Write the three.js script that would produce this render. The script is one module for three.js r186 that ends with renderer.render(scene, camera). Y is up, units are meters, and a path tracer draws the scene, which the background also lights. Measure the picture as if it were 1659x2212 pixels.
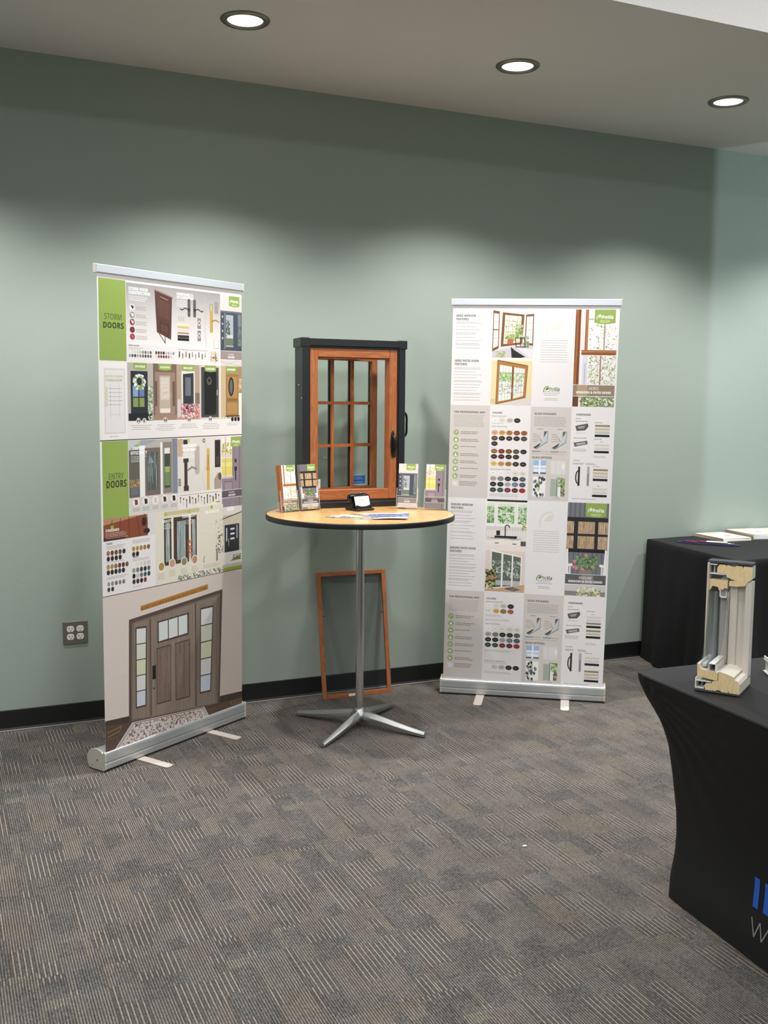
import * as THREE from 'three';
import { RoundedBoxGeometry } from 'three/addons/geometries/RoundedBoxGeometry.js';
import { mergeGeometries, mergeVertices, toCreasedNormals } from 'three/addons/utils/BufferGeometryUtils.js';
import { RectAreaLightUniformsLib } from 'three/addons/lights/RectAreaLightUniformsLib.js';

// ------------------------------------------------------------------ camera, light, exposure
const scene = new THREE.Scene();
scene.background = new THREE.Color(0x000000);
const renderer = new THREE.WebGLRenderer({ antialias: true });
renderer.toneMapping = THREE.LinearToneMapping;
renderer.toneMappingExposure = 1.3;
renderer.shadowMap.enabled = true;
RectAreaLightUniformsLib.init();

const camera = new THREE.PerspectiveCamera(53.84, 1659 / 2212, 0.05, 60);
{
  const yaw = 0.4232, pitch = 0.1076, roll = 0.0082;
  const f = new THREE.Vector3(Math.sin(yaw) * Math.cos(pitch), -Math.sin(pitch), -Math.cos(yaw) * Math.cos(pitch));
  const r = new THREE.Vector3().crossVectors(f, new THREE.Vector3(0, 1, 0)).normalize(), u = new THREE.Vector3().crossVectors(r, f);
  camera.up.copy(u.multiplyScalar(Math.cos(roll)).addScaledVector(r, -Math.sin(roll)));
  camera.position.set(0, 1.6, 5.093);
  camera.lookAt(camera.position.clone().add(f));
}
const CEIL = 3.197, HIGH = 3.95, SOFFIT_Z = 1.63, WALL_R = 5.3, WALL_R_Z = 1.6;
const CAN = { color: 0xfdfcfc, power: 11, angle: 0.97, penumbra: 0.45 };      // recessed downlights of the soffit
const PANEL = { color: 0xf7f9ff, power: 17.5 };                                // ceiling panels of the high room
const HALL = { color: 0xdcf4ff, power: 9.5 };                                  // globe lamp of the passage

// ------------------------------------------------------------------ helpers
let seed = 7;
const rnd = () => { seed = (seed + 0x6d2b79f5) | 0; let t = Math.imul(seed ^ (seed >>> 15), 1 | seed); t = (t + Math.imul(t ^ (t >>> 7), 61 | t)) ^ t; return ((t ^ (t >>> 14)) >>> 0) / 4294967296; };
const rr = (a, b) => a + (b - a) * rnd();
const V3 = (x, y, z) => new THREE.Vector3(x, y, z);
const taken = {};
function numbered(name) { const n = taken[name] ?? 0; taken[name] = n + 1; return n ? name + '_' + String(n).padStart(3, '0') : name; }
function shade(o) { o.castShadow = o.receiveShadow = true; return o; }
function clean(g) {
  g = g.index ? g.toNonIndexed() : g;
  for (const k of Object.keys(g.attributes)) if (!['position', 'normal', 'uv'].includes(k)) g.deleteAttribute(k);
  g.clearGroups();
  if (!g.attributes.uv) g.setAttribute('uv', new THREE.BufferAttribute(new Float32Array(g.attributes.position.count * 2), 2));
  return g;
}
const merge = (gs) => (gs.length === 1 ? gs[0] : mergeGeometries(gs.map(clean)));
function tag(o, label, category, group, kind) { o.userData.label = label; o.userData.category = category; if (group) o.userData.group = group; if (kind) o.userData.kind = kind; return o; }
function thing(name, label, category, pos = [0, 0, 0], turn = 0, group) {
  const o = new THREE.Group(); o.name = numbered(name); o.position.set(...pos); o.rotation.y = turn; scene.add(o);
  return tag(o, label, category, group);
}
function part(parent, name, gs, mat) { const m = shade(new THREE.Mesh(merge([].concat(gs)), mat)); m.name = name; parent.add(m); return m; }
function solo(name, gs, mat, label, category, group) { const m = part(scene, numbered(name), gs, mat); return tag(m, label, category, group); }
function struct(name, gs, mat, parent = scene) { const m = part(parent, name, gs, mat); if (parent === scene) m.userData.kind = 'structure'; return m; }
const move = (g, x, y, z) => g.translate(x, y, z);
const box = (w, h, d, x = 0, y = 0, z = 0) => new THREE.BoxGeometry(w, h, d).translate(x, y, z);
const rbox = (w, h, d, r, x = 0, y = 0, z = 0, s = 2) => new RoundedBoxGeometry(w, h, d, s, Math.min(r, w / 2.01, h / 2.01, d / 2.01)).translate(x, y, z);
const span = (x0, x1, y0, y1, z0, z1, r = 0) => (r ? rbox : box)(x1 - x0, y1 - y0, z1 - z0, ...(r ? [r] : []), (x0 + x1) / 2, (y0 + y1) / 2, (z0 + z1) / 2);
const cyl = (r0, r1, h, x = 0, y = 0, z = 0, n = 32) => new THREE.CylinderGeometry(r1, r0, h, n).translate(x, y, z);
const poly = (pts) => { const s = new THREE.Shape(); pts.forEach(([x, y], i) => (i ? s.lineTo(x, y) : s.moveTo(x, y))); s.closePath(); return s; };
const extrude = (shape, depth, bevel = 0, seg = 10) => new THREE.ExtrudeGeometry(shape, { depth, bevelEnabled: bevel > 0, bevelSize: bevel, bevelThickness: bevel, bevelSegments: 2, curveSegments: seg });
// a profile of [z, y] points drawn out along x
const extrudeX = (prof, x0, x1, bevel = 0) => extrude(poly(prof.map(([z, y]) => [-z, y])), x1 - x0, bevel, 6).rotateY(Math.PI / 2).translate(x0, 0, 0);
function worldUV(g, s = 1, ox = 0, oy = 0) {   // uv in metres, by the way each face points
  g = g.index ? g.toNonIndexed() : g; g.computeVertexNormals();
  const p = g.attributes.position, n = g.attributes.normal, uv = new Float32Array(p.count * 2);
  for (let i = 0; i < p.count; i++) {
    const ax = Math.abs(n.getX(i)), ay = Math.abs(n.getY(i)), az = Math.abs(n.getZ(i));
    const [a, b] = ay > ax && ay > az ? [p.getX(i), p.getZ(i)] : az > ax ? [p.getX(i), p.getY(i)] : [p.getZ(i), p.getY(i)];
    uv[2 * i] = a * s + ox; uv[2 * i + 1] = b * s + oy;
  }
  g.setAttribute('uv', new THREE.BufferAttribute(uv, 2));
  return g;
}
// periodic value noise
function noiseGrid(n) { const a = new Float32Array(n * n); for (let i = 0; i < a.length; i++) a[i] = rnd(); return a; }
function sampler(n) {
  const a = noiseGrid(n), sm = (t) => t * t * (3 - 2 * t);
  return (x, y) => {   // x, y in [0,1), periodic
    x = ((x % 1) + 1) % 1 * n; y = ((y % 1) + 1) % 1 * n;
    const i = Math.floor(x), j = Math.floor(y), u = sm(x - i), v = sm(y - j), i1 = (i + 1) % n, j1 = (j + 1) % n, i0 = i % n, j0 = j % n;
    return (a[j0 * n + i0] * (1 - u) + a[j0 * n + i1] * u) * (1 - v) + (a[j1 * n + i0] * (1 - u) + a[j1 * n + i1] * u) * v;
  };
}
function dataTex(w, h, fn, srgb = true) {
  const d = new Uint8Array(w * h * 4);
  for (let y = 0, o = 0; y < h; y++) for (let x = 0; x < w; x++, o += 4) { const c = fn(x, y); d[o] = c[0]; d[o + 1] = c[1]; d[o + 2] = c[2]; d[o + 3] = 255; }
  const t = new THREE.DataTexture(d, w, h); t.wrapS = t.wrapT = THREE.RepeatWrapping; t.magFilter = THREE.LinearFilter; t.minFilter = THREE.LinearMipmapLinearFilter; t.generateMipmaps = true;
  if (srgb) t.colorSpace = THREE.SRGBColorSpace;
  t.needsUpdate = true; return t;
}
const clamp8 = (x) => Math.max(0, Math.min(255, x));
function woodTex(a, b, rings, w = 256, h = 1024) {   // grain runs along v
  const s1 = sampler(16), s2 = sampler(64), s3 = sampler(128);
  return dataTex(w, h, (x, y) => {
    const u = x / w, v = y / h, warp = s1(u, v * 0.5) * 0.35;
    let t = 0.5 + 0.5 * Math.sin((u + warp) * rings * 6.283);
    t = 0.45 * t + 0.35 * s2(u * 2, v * 0.12) + 0.2 * s3(u * 4, v * 0.25);
    return a.map((c, i) => clamp8(c + (b[i] - c) * t));
  });
}
const repeat = (t, x, y) => { const c = t.clone(); c.repeat.set(x, y); c.needsUpdate = true; return c; };

// ------------------------------------------------------------------ materials
const std = (o) => new THREE.MeshStandardMaterial(o), phys = (o) => new THREE.MeshPhysicalMaterial(o);
const peelS = sampler(96), peelS2 = sampler(40);
const peel = dataTex(512, 512, (x, y) => { const k = clamp8(255 * (0.6 * peelS(x / 512, y / 512) + 0.4 * peelS2(x / 512, y / 512))); return [k, k, k]; }, false);
const M = {};
M.wall = std({ color: 0x97a297, roughness: 0.62, bumpMap: repeat(peel, 3.2, 3.2), bumpScale: 0.0003 });
M.ceiling = std({ color: 0xe0dbd6, roughness: 0.9, bumpMap: repeat(peel, 2, 2), bumpScale: 0.0006 });
M.white = std({ color: 0xe2dfdb, roughness: 0.85, bumpMap: repeat(peel, 2, 2), bumpScale: 0.0012 });
M.rubber = std({ color: 0x0b0b0c, roughness: 0.55 });
M.strip = std({ color: 0x9a968e, roughness: 0.5, metalness: 0.6 });
M.alu = std({ color: 0xc6c9c9, roughness: 0.38, metalness: 0.6 });
M.aluLight = std({ color: 0xd7dde2, roughness: 0.42, metalness: 0.35 });
M.aluPaint = std({ color: 0xc7c4b6, roughness: 0.45, metalness: 0.2 });
M.footMetal = std({ color: 0xd9cdc3, roughness: 0.5, metalness: 0.25 });
M.vinylBack = std({ color: 0xe9e6e0, roughness: 0.6 });
M.chrome = std({ color: 0xc9cacb, roughness: 0.16, metalness: 1 });
M.cast = std({ color: 0xa9aaa8, roughness: 0.33, metalness: 0.95 });
M.black = std({ color: 0x131313, roughness: 0.45 });
M.blackGloss = std({ color: 0x0c0c0d, roughness: 0.22 });
M.blackSatin = std({ color: 0x1b1c1e, roughness: 0.38 });
M.dark = std({ color: 0x080808, roughness: 0.6 });
M.whitePlastic = std({ color: 0xeae5dc, roughness: 0.4 });
M.paper = std({ color: 0xf0ece4, roughness: 0.7 });
M.steel = std({ color: 0x8d877c, roughness: 0.38, metalness: 0.85 });
M.pane = phys({ color: 0xf4fbf6, roughness: 0.02, transmission: 1, thickness: 0, ior: 1.5 });
M.acrylicEdge = phys({ color: 0xf4f4f2, roughness: 0.25, transmission: 0.35, thickness: 0 });
M.acrylic = phys({ color: 0xffffff, roughness: 0.03, transmission: 1, thickness: 0, ior: 1.49 });
const cherry = woodTex([180, 112, 66], [140, 79, 42], 5);
M.woodV = std({ map: repeat(cherry, 8, 1.6), roughness: 0.38 });

const maple = woodTex([226, 184, 122], [205, 156, 94], 7, 512, 512);
M.maple = phys({ map: repeat(maple, 1.1, 1.1), roughness: 0.3, clearcoat: 0.5, clearcoatRoughness: 0.18 });
const pine = woodTex([250, 226, 176], [238, 204, 148], 3, 256, 256);
M.pine = std({ map: repeat(pine, 9, 9), roughness: 0.6 });
M.ivory = std({ color: 0xd9d2c4, roughness: 0.42 });
M.vinylWhite = std({ color: 0xeceae6, roughness: 0.35 });
M.greyPlastic = std({ color: 0xa9a6a2, roughness: 0.4 });
M.slate = std({ color: 0x55565a, roughness: 0.5, metalness: 0.3 });
const weaveS = sampler(128);
const weave = dataTex(256, 256, (x, y) => { const k = clamp8(128 + 60 * Math.sin(x * 0.785) * Math.sin(y * 0.785) + 60 * (weaveS(x / 256, y / 256) - 0.5)); return [k, k, k]; }, false);
M.cloth = phys({ color: 0x080808, roughness: 0.85, sheen: 0.12, sheenColor: new THREE.Color(0x5a5048), sheenRoughness: 0.6, bumpMap: repeat(weave, 12, 12), bumpScale: 0.0004 });
M.spandex = phys({ color: 0x0c0c0d, roughness: 0.7, sheen: 0.3, sheenColor: new THREE.Color(0x6a6058), sheenRoughness: 0.55, bumpMap: repeat(weave, 14, 14), bumpScale: 0.0002 });

// carpet: loops in rows along z, in blocks of differing yarn; 2 m square
const carpet = (() => {
  const N = 2048, ROWS = 512, CELL = 6, cells = Math.floor(N / CELL) + 1;
  const style = new Uint8Array(ROWS * cells);
  for (let r = 0; r < ROWS;) {
    const wdt = 6 + 2 * Math.floor(rnd() * 9); let c = -Math.floor(rnd() * 20);
    while (c < cells) {
      const len = 9 + Math.floor(rnd() * 26), k = rnd(), s = k < 0.4 ? 0 : k < 0.72 ? 1 : k < 0.85 ? 2 : k < 0.92 ? 3 : 4;
      for (let i = r; i < Math.min(ROWS, r + wdt); i++) { const a = Math.max(0, c + Math.floor(rnd() * 3)), b = Math.min(cells, c + len + Math.floor(rnd() * 3)); for (let j = a; j < b; j++) style[i * cells + j] = s; }
      c += len;
    }
    r += wdt;
  }
  const tone = sampler(24), rowTone = new Float32Array(ROWS).map(() => rnd() - 0.5), cellTone = new Float32Array(ROWS * cells).map(() => rnd() - 0.5);
  const base = [[69, 67, 66], [71, 69, 67], [65, 64, 64], [74, 71, 67], [66, 66, 66]], odd = [[124, 118, 111], null, [110, 106, 102], [130, 123, 112], [106, 104, 101]];
  const pick = (s, i) => (i % 2 === 0 ? base[s] : s === 1 ? (i % 4 === 1 ? [148, 141, 130] : [92, 88, 85]) : odd[s]);
  return dataTex(N, N, (x, y) => {
    const i = x >> 2, off = (i % 2) * 3, j = Math.min(cells - 1, Math.floor((y + off) / CELL)), k = i * cells + j;
    const c = pick(style[k], i), d = (style[k] === 2 || style[k] === 4 ? 36 : 26) * cellTone[k] + 8 * rowTone[i] + 14 * (tone(x / N, y / N) - 0.5) + ((x & 3) === 0 ? -10 : 0) + ((y + off) % CELL === 0 ? -12 : 0);
    return c.map((v) => clamp8(v + d));
  });
})();
carpet.repeat.set(0.5, 0.5);
const loops = dataTex(64, 96, (x, y) => { const k = clamp8(255 * Math.sin((x % 4 + 0.5) * Math.PI / 4) * (0.55 + 0.45 * Math.sin(((y + ((x >> 2) % 2) * 3) % 6 + 0.5) * Math.PI / 6))); return [k, k, k]; }, false);
loops.repeat.set(0.5 * 32, 0.5 * 2048 / 96);
M.carpet = std({ map: carpet, color: 0xfffaf4, roughness: 0.95, bumpMap: loops, bumpScale: 0.0012 });

// ------------------------------------------------------------------ the room
{
  const X0 = -3, X1 = 8, Z1 = 9;
  const floor = struct('floor', box(X1 - X0, 0.1, Z1, (X0 + X1) / 2, -0.056, Z1 / 2), M.rubber);
  // carpet tiles, half a metre square, as far as they can be made out
  const S = 0.5, G = 0.0007, tx0 = 1.72 - 5 * S, tz0 = 1.79 - 4 * S, nx = 13, nz = 9;
  const variants = (d) => [0, 1, 2, 3, 4, 5].map((k) => worldUV(box(S - G, 0.006, d - G, 0, -0.003, 0), 1, k * 0.43 + d, k * 0.71));
  const full = variants(S), cut = variants(S + tz0);
  for (let i = 0; i < nx; i++) for (let j = 0; j < nz; j++) {
    const t = shade(new THREE.Mesh((j ? full : cut)[Math.floor(rnd() * 6)], M.carpet));
    t.name = 'carpet_tile'; t.position.set(tx0 + (i + 0.5) * S, (rnd() - 0.5) * 0.0004, j ? tz0 + (j + 0.5) * S : (S + tz0) / 2); floor.add(t);
  }
  const xe = tx0 + nx * S, ze = tz0 + nz * S;
  part(floor, 'carpet_field', [worldUV(span(X0, tx0, -0.006, 0, 0, Z1)), worldUV(span(xe, X1, -0.006, 0, 0, Z1)), worldUV(span(tx0, xe, -0.006, 0, ze, Z1))], M.carpet);
  struct('wall_back', worldUV(box(X1 - X0 + 0.24, HIGH + 0.1, 0.12, (X0 + X1) / 2, HIGH / 2, -0.06)), M.wall);
  struct('wall_left', worldUV(box(0.12, HIGH + 0.1, Z1, X0 - 0.06, HIGH / 2, Z1 / 2)), M.wall);
  struct('wall_front', worldUV(box(X1 - X0 + 0.24, HIGH + 0.1, 0.12, (X0 + X1) / 2, HIGH / 2, Z1 + 0.06)), M.white);
  struct('wall_right', worldUV(span(WALL_R, WALL_R + 0.14, 0, HIGH, WALL_R_Z, Z1)), M.wall);
  struct('wall_passage', worldUV(box(0.12, HIGH + 0.1, Z1, X1 + 0.06, HIGH / 2, Z1 / 2)), M.wall);
  struct('ceiling', worldUV(span(X0, X1, CEIL, CEIL + 0.08, 0, SOFFIT_Z - 0.004)), M.ceiling);
  struct('wall_fascia', [worldUV(span(X0, WALL_R, CEIL + 0.0005, HIGH, SOFFIT_Z - 0.004, SOFFIT_Z))], M.white);
  struct('ceiling_001', worldUV(span(X0, WALL_R + 0.14, HIGH, HIGH + 0.1, SOFFIT_Z - 0.004, Z1)), M.white);
  struct('ceiling_002', worldUV(span(WALL_R, X1, CEIL, CEIL + 0.08, SOFFIT_Z - 0.004, Z1)), M.ceiling);
  // rubber cove base with a thin metal edging at the carpet
  const b = extrudeX([[0, 0.0], [0.014, 0.0], [0.010, 0.004], [0.005, 0.014], [0.0045, 0.098], [0.003, 0.1016], [0, 0.1016]], X0, X1);
  struct('baseboard_back', b, M.rubber);
  struct('trim_1', span(X0, X1, 0, 0.007, 0.0145, 0.024, 0.002), M.strip);
}

// lamps
function downlight(x, z, label) {
  const t = thing('recessed_downlight', label, 'downlight', [x, CEIL, z], 0, 'downlights in the soffit');
  const ring = new THREE.LatheGeometry([[0.074, -0.001], [0.076, -0.007], [0.083, -0.0105], [0.097, -0.009], [0.1035, -0.004], [0.104, 0]].map(([a, b]) => new THREE.Vector2(a, b)), 64);
  part(t, 'trim_ring', ring, M.steel);
  const lens = new THREE.LatheGeometry([[0.0, -0.0052], [0.05, -0.0046], [0.0755, -0.0022]].map(([a, b]) => new THREE.Vector2(a, b)), 64);
  part(t, 'lens', lens, lensMat);
  const l = new THREE.SpotLight(CAN.color, CAN.power, 0, CAN.angle, CAN.penumbra, 2);
  l.position.set(0, -0.016, 0); l.target.position.set(0, -3, 0); l.castShadow = true; l.shadow.radius = 2.6; l.name = 'downlight_beam';
  t.add(l, l.target);
}
const lensMat = std({ color: 0xffffff, emissive: 0xfff4ea, emissiveIntensity: 2.2, roughness: 0.5 });
lensMat.side = THREE.DoubleSide;
downlight(1.274, 0.803, 'recessed ceiling downlight above the storm and entry doors banner');
downlight(2.61, 0.801, 'recessed ceiling downlight above the round table and windows banner');
downlight(3.905, 0.799, 'recessed ceiling downlight nearest the draped table against the wall');
downlight(-0.045, 0.803, 'recessed ceiling downlight beyond the electrical outlet');
downlight(5.2, 0.799, 'recessed ceiling downlight at the passage opening');
const panelMat = std({ color: 0xffffff, emissive: 0xfff6ec, emissiveIntensity: 1.2 });
for (const [x, z, w] of [[-1.4, 3.2, 'nearest the soffit over the entry side'], [1.3, 3.2, 'nearest the soffit in the middle'], [3.9, 3.2, 'nearest the soffit over the black fitted table'], [-1.4, 6.2, 'far from the soffit over the entry side'], [1.3, 6.2, 'far from the soffit in the middle'], [3.9, 6.2, 'far from the soffit by the partition']]) {
  const t = thing('ceiling_panel_light', 'flat rectangular ceiling light panel ' + w, 'ceiling light', [x, HIGH, z], 0, 'light panels of the high ceiling');
  part(t, 'frame', [span(-0.62, 0.62, -0.02, 0, -0.32, -0.295), span(-0.62, 0.62, -0.02, 0, 0.295, 0.32), span(-0.62, -0.595, -0.02, 0, -0.295, 0.295), span(0.595, 0.62, -0.02, 0, -0.295, 0.295)], M.white);
  part(t, 'diffuser', box(1.19, 0.006, 0.59, 0, -0.006, 0), panelMat);
  const l = new THREE.RectAreaLight(PANEL.color, PANEL.power, 1.18, 0.58); l.position.set(0, -0.012, 0); l.rotation.x = -Math.PI / 2; l.name = 'panel_glow'; t.add(l);
}
{
  const t = thing('globe_lamp', 'white glass globe pendant lamp hanging in the passage', 'lamp', [6.43, CEIL, 3.4]);
  part(t, 'mount', [cyl(0.07, 0.07, 0.02, 0, -0.01, 0), cyl(0.006, 0.006, 1.1, 0, -0.56, 0)], M.alu);
  const g = part(t, 'globe', new THREE.SphereGeometry(0.09, 32, 20).translate(0, -1.19, 0), std({ color: 0xffffff, emissive: 0xf0f8ff, emissiveIntensity: 2 }));
  const l = new THREE.PointLight(HALL.color, HALL.power, 0, 2); l.position.set(0, -1.19, 0); l.castShadow = true; l.shadow.radius = 2; l.name = 'globe_glow'; t.add(l);
}

// ------------------------------------------------------------------ printed artwork (flat print on banners and brochures), units: millimetres
const GREEN = '#93ab55', INK = '#3a3632', PAPER = '#eae6e4', GREYP = '#d9d3cc';
function canvas(w, h) { const c = document.createElement('canvas'); c.width = w; c.height = h; return c; }
const rect = (c, col, x, y, w, h) => { c.fillStyle = col; c.fillRect(x, y, w, h); };
const quad = (c, col, ...p) => { c.fillStyle = col; c.beginPath(); p.forEach(([x, y], i) => (i ? c.lineTo(x, y) : c.moveTo(x, y))); c.closePath(); c.fill(); };
const oval = (c, col, x, y, rx, ry = rx) => { c.fillStyle = col; c.beginPath(); c.ellipse(x, y, rx, ry, 0, 0, 7); c.fill(); };
const stroke = (c, col, lw, ...p) => { c.strokeStyle = col; c.lineWidth = lw; c.beginPath(); p.forEach(([x, y], i) => (i ? c.lineTo(x, y) : c.moveTo(x, y))); c.stroke(); };
function fit(c, s, x0, x1, yTop, yBot, col, bold = false, italic = false) {
  c.save(); c.font = (italic ? 'italic ' : '') + (bold ? 'bold ' : '') + '100px sans-serif'; c.fillStyle = col; c.textBaseline = 'alphabetic';
  const w = c.measureText(s).width; c.translate(x0, yBot); c.scale((x1 - x0) / w, (yBot - yTop) / 71.4); c.fillText(s, 0, 0); c.restore();
}
function lines(c, x, y, w, n, dy, col = '#8d867f', th = 2.4, ragged = 0.25, centre = false) {   // print too small to read
  c.fillStyle = col;
  for (let i = 0; i < n; i++) {
    const len = w * (1 - ragged * rnd()); let cx = centre ? x + (w - len) / 2 : x; const end = cx + len;
    while (cx < end - 2) { const l = Math.min(rr(4, 15), end - cx); c.fillRect(cx, y + i * dy, l, th); cx += l + 2.2; }
  }
}
function leaves(c, x, y, w, h, n, cols, s0 = 3, s1 = 9) {
  c.save(); c.beginPath(); c.rect(x, y, w, h); c.clip();
  for (let i = 0; i < n; i++) { c.save(); c.translate(x + rnd() * w, y + rnd() * h); c.rotate(rnd() * 6.3); const s = rr(s0, s1); c.fillStyle = cols[Math.floor(rnd() * cols.length)]; c.beginPath(); c.ellipse(0, 0, s, s * 0.5, 0, 0, 7); c.fill(); c.restore(); }
  c.restore();
}
function streaks(c, x, y, w, h, n, cols, vertical = true, a = 0.35) {
  c.save(); c.beginPath(); c.rect(x, y, w, h); c.clip(); c.globalAlpha = a;
  for (let i = 0; i < n; i++) { c.fillStyle = cols[Math.floor(rnd() * cols.length)]; if (vertical) c.fillRect(x + rnd() * w, y + rnd() * h * 0.6 - h * 0.1, rr(0.8, 2.4), h * rr(0.2, 0.7)); else c.fillRect(x + rnd() * w * 0.6 - w * 0.1, y + rnd() * h, w * rr(0.2, 0.7), rr(0.8, 2.2)); }
  c.restore();
}
function leafMark(c, x, y, s, col) {   // the arc and leaf emblem
  c.save(); c.translate(x, y); c.scale(s, s); c.fillStyle = col; c.strokeStyle = col; c.lineWidth = 0.13; c.lineCap = 'round';
  c.beginPath(); c.moveTo(0.08, 0.98); c.quadraticCurveTo(0.02, 0.1, 0.85, 0.06); c.stroke();
  c.beginPath(); c.moveTo(0.35, 0.68); c.quadraticCurveTo(0.36, 0.28, 0.95, 0.2); c.quadraticCurveTo(0.98, 0.75, 0.35, 0.68); c.fill(); c.restore();
}
function greenTag(c, x, y, w, h) {
  c.fillStyle = GREEN; c.beginPath(); c.moveTo(x, y); c.lineTo(x + w, y); c.lineTo(x + w, y + h * 0.9); c.quadraticCurveTo(x + w / 2, y + h * 1.08, x, y + h * 0.9); c.closePath(); c.fill();
  leafMark(c, x + w * 0.1, y + h * 0.33, h * 0.32, '#fff'); fit(c, 'ProVia', x + w * 0.31, x + w * 0.88, y + h * 0.38, y + h * 0.62, '#fff', true, true);
  lines(c, x + w * 0.24, y + h * 0.74, w * 0.52, 2, h * 0.09, '#dcebb9', Math.max(1.4, h * 0.045), 0.2, true);
}
function seal(c, x, y, s) { leafMark(c, x, y, s * 0.36, '#5b7c2d'); fit(c, 'Pro', x + s * 0.34, x + s * 0.64, y + s * 0.07, y + s * 0.3, '#6f8f33', true, true); fit(c, 'Via', x + s * 0.65, x + s, y + s * 0.07, y + s * 0.3, '#3a3a38', true, true); }
const cover = {
  aeris(c, x, y, w, h) {
    const X = (u) => x + u * w, Y = (v) => y + v * h; c.save(); c.beginPath(); c.rect(x, y, w, h); c.clip();
    rect(c, '#efe9ea', x, y, w, h); leaves(c, X(0.35), Y(0.1), w * 0.65, h * 0.33, 90, ['#b9c56f', '#8da04a', '#d5dba0', '#6f7a45'], 2, 6);
    leaves(c, X(0.35), Y(0.47), w * 0.65, h * 0.3, 260, ['#a9bb62', '#8b9a55', '#cfd8a0', '#b9b7b6', '#8e8d86'], 2, 7);
    rect(c, '#dcd8de', X(0.2), Y(0.47), w * 0.13, h * 0.32); rect(c, '#aebfd8', X(0.25), Y(0.55), w * 0.03, h * 0.22);
    quad(c, '#7c4725', [X(0), Y(0)], [X(0.13), Y(0)], [X(0.13), Y(1)], [X(0), Y(1)]); rect(c, '#a5602f', X(0.02), Y(0), w * 0.05, h);
    rect(c, '#5e3319', X(0.085), Y(0), w * 0.02, h); streaks(c, x, y, w * 0.13, h, 26, ['#c98148', '#5c3216']);
    rect(c, '#e6ddd8', X(0.14), Y(0), w * 0.09, h * 0.42); rect(c, '#9a5a2e', X(0.24), Y(0), w * 0.07, h * 0.42); rect(c, '#c58a58', X(0.27), Y(0), w * 0.018, h * 0.42);
    rect(c, '#8a4f28', X(0.17), Y(0.415), w * 0.83, h * 0.05); rect(c, '#c07a3f', X(0.17), Y(0.422), w * 0.83, h * 0.018); streaks(c, X(0.17), Y(0.415), w * 0.83, h * 0.05, 14, ['#d99a5c', '#5c3216'], false);
    rect(c, '#9d7a63', X(0.69), Y(0.14), w * 0.025, h * 0.28); rect(c, '#9d7a63', X(0.62), Y(0.47), w * 0.03, h * 0.31); rect(c, '#9d7a63', X(0.24), Y(0.095), w * 0.2, h * 0.008);
    greenTag(c, X(0.45), Y(0), w * 0.5, h * 0.15);
    rect(c, '#fff', x, Y(0.77), w, h * 0.124); rect(c, '#94806a', x, Y(0.774), w, h * 0.115); rect(c, '#b39c7c', X(0.1), Y(0.774), w * 0.25, h * 0.115);
    fit(c, 'AERIS', X(0.38), X(0.62), Y(0.795), Y(0.825), '#efe8de'); fit(c, 'WINDOWS & PATIO DOORS', X(0.08), X(0.92), Y(0.838), Y(0.862), '#fff', true);
    rect(c, '#7d8a6a', X(0.2), Y(0.894), w * 0.8, h * 0.11); leaves(c, X(0.15), Y(0.894), w * 0.85, h * 0.11, 120, ['#f4f2ee', '#dcdcd8', '#8fa05a', '#5d6b48', '#c9d08a'], 3, 9); rect(c, '#6b3d20', x, Y(0.894), w * 0.14, h * 0.11);
    c.restore();
  },
  endure(c, x, y, w, h) {
    const X = (u) => x + u * w, Y = (v) => y + v * h; c.save(); c.beginPath(); c.rect(x, y, w, h); c.clip();
    rect(c, '#77787d', x, y, w, h); for (let i = 0; i < 9; i++) rect(c, '#56575c', X(0.06 + i * 0.115), y, w * 0.02, h * 0.76);
    rect(c, '#2b2b2d', x, Y(0.155), w, h * 0.37); rect(c, '#1f1f21', x, Y(0.5), w, h * 0.03);
    for (const [a, b] of [[0.0, 0.17], [0.27, 0.68], [0.76, 1]]) { for (const [p, q] of [[0.2, 0.33], [0.355, 0.49]]) { rect(c, '#b79c7c', X(a), Y(p), w * (b - a), h * (q - p)); streaks(c, X(a), Y(p), w * (b - a), h * (q - p), 24, ['#d8bd98', '#7b5f45', '#e6d3b5', '#5c5148'], true, 0.7); } }
    for (const s of [0, 1]) { const m = (u) => (s ? X(1 - u) : X(u)); quad(c, '#efecea', [m(0.0), Y(0.5)], [m(0.05), Y(0.49)], [m(0.08), Y(0.77)], [m(0), Y(0.77)]); quad(c, '#efecea', [m(0), Y(0.66)], [m(0.17), Y(0.65)], [m(0.17), Y(0.68)], [m(0), Y(0.69)]); quad(c, '#e2dfdc', [m(0.09), Y(0.68)], [m(0.13), Y(0.68)], [m(0.13), Y(0.77)], [m(0.09), Y(0.77)]); }
    leaves(c, X(0.24), Y(0.57), w * 0.54, h * 0.14, 190, ['#4d7a42', '#6a9a55', '#3a5c35', '#88ad70'], 3, 9);
    for (const [u, v] of [[0.22, 0.63], [0.27, 0.7], [0.42, 0.71], [0.66, 0.68], [0.5, 0.56], [0.2, 0.69]]) oval(c, '#d98391', X(u), Y(v), w * 0.045, h * 0.018);
    rect(c, '#8d8479', X(0.35), Y(0.72), w * 0.3, h * 0.05);
    rect(c, '#fff', x, Y(0.765), w, h * 0.115); rect(c, '#605e60', x, Y(0.769), w, h * 0.105); rect(c, '#84807f', X(0.4), Y(0.769), w * 0.3, h * 0.105);
    fit(c, 'ENDURE', X(0.34), X(0.66), Y(0.79), Y(0.818), '#f2efeb'); fit(c, 'WINDOWS & PATIO DOORS', X(0.08), X(0.92), Y(0.833), Y(0.856), '#fff', true);
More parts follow.
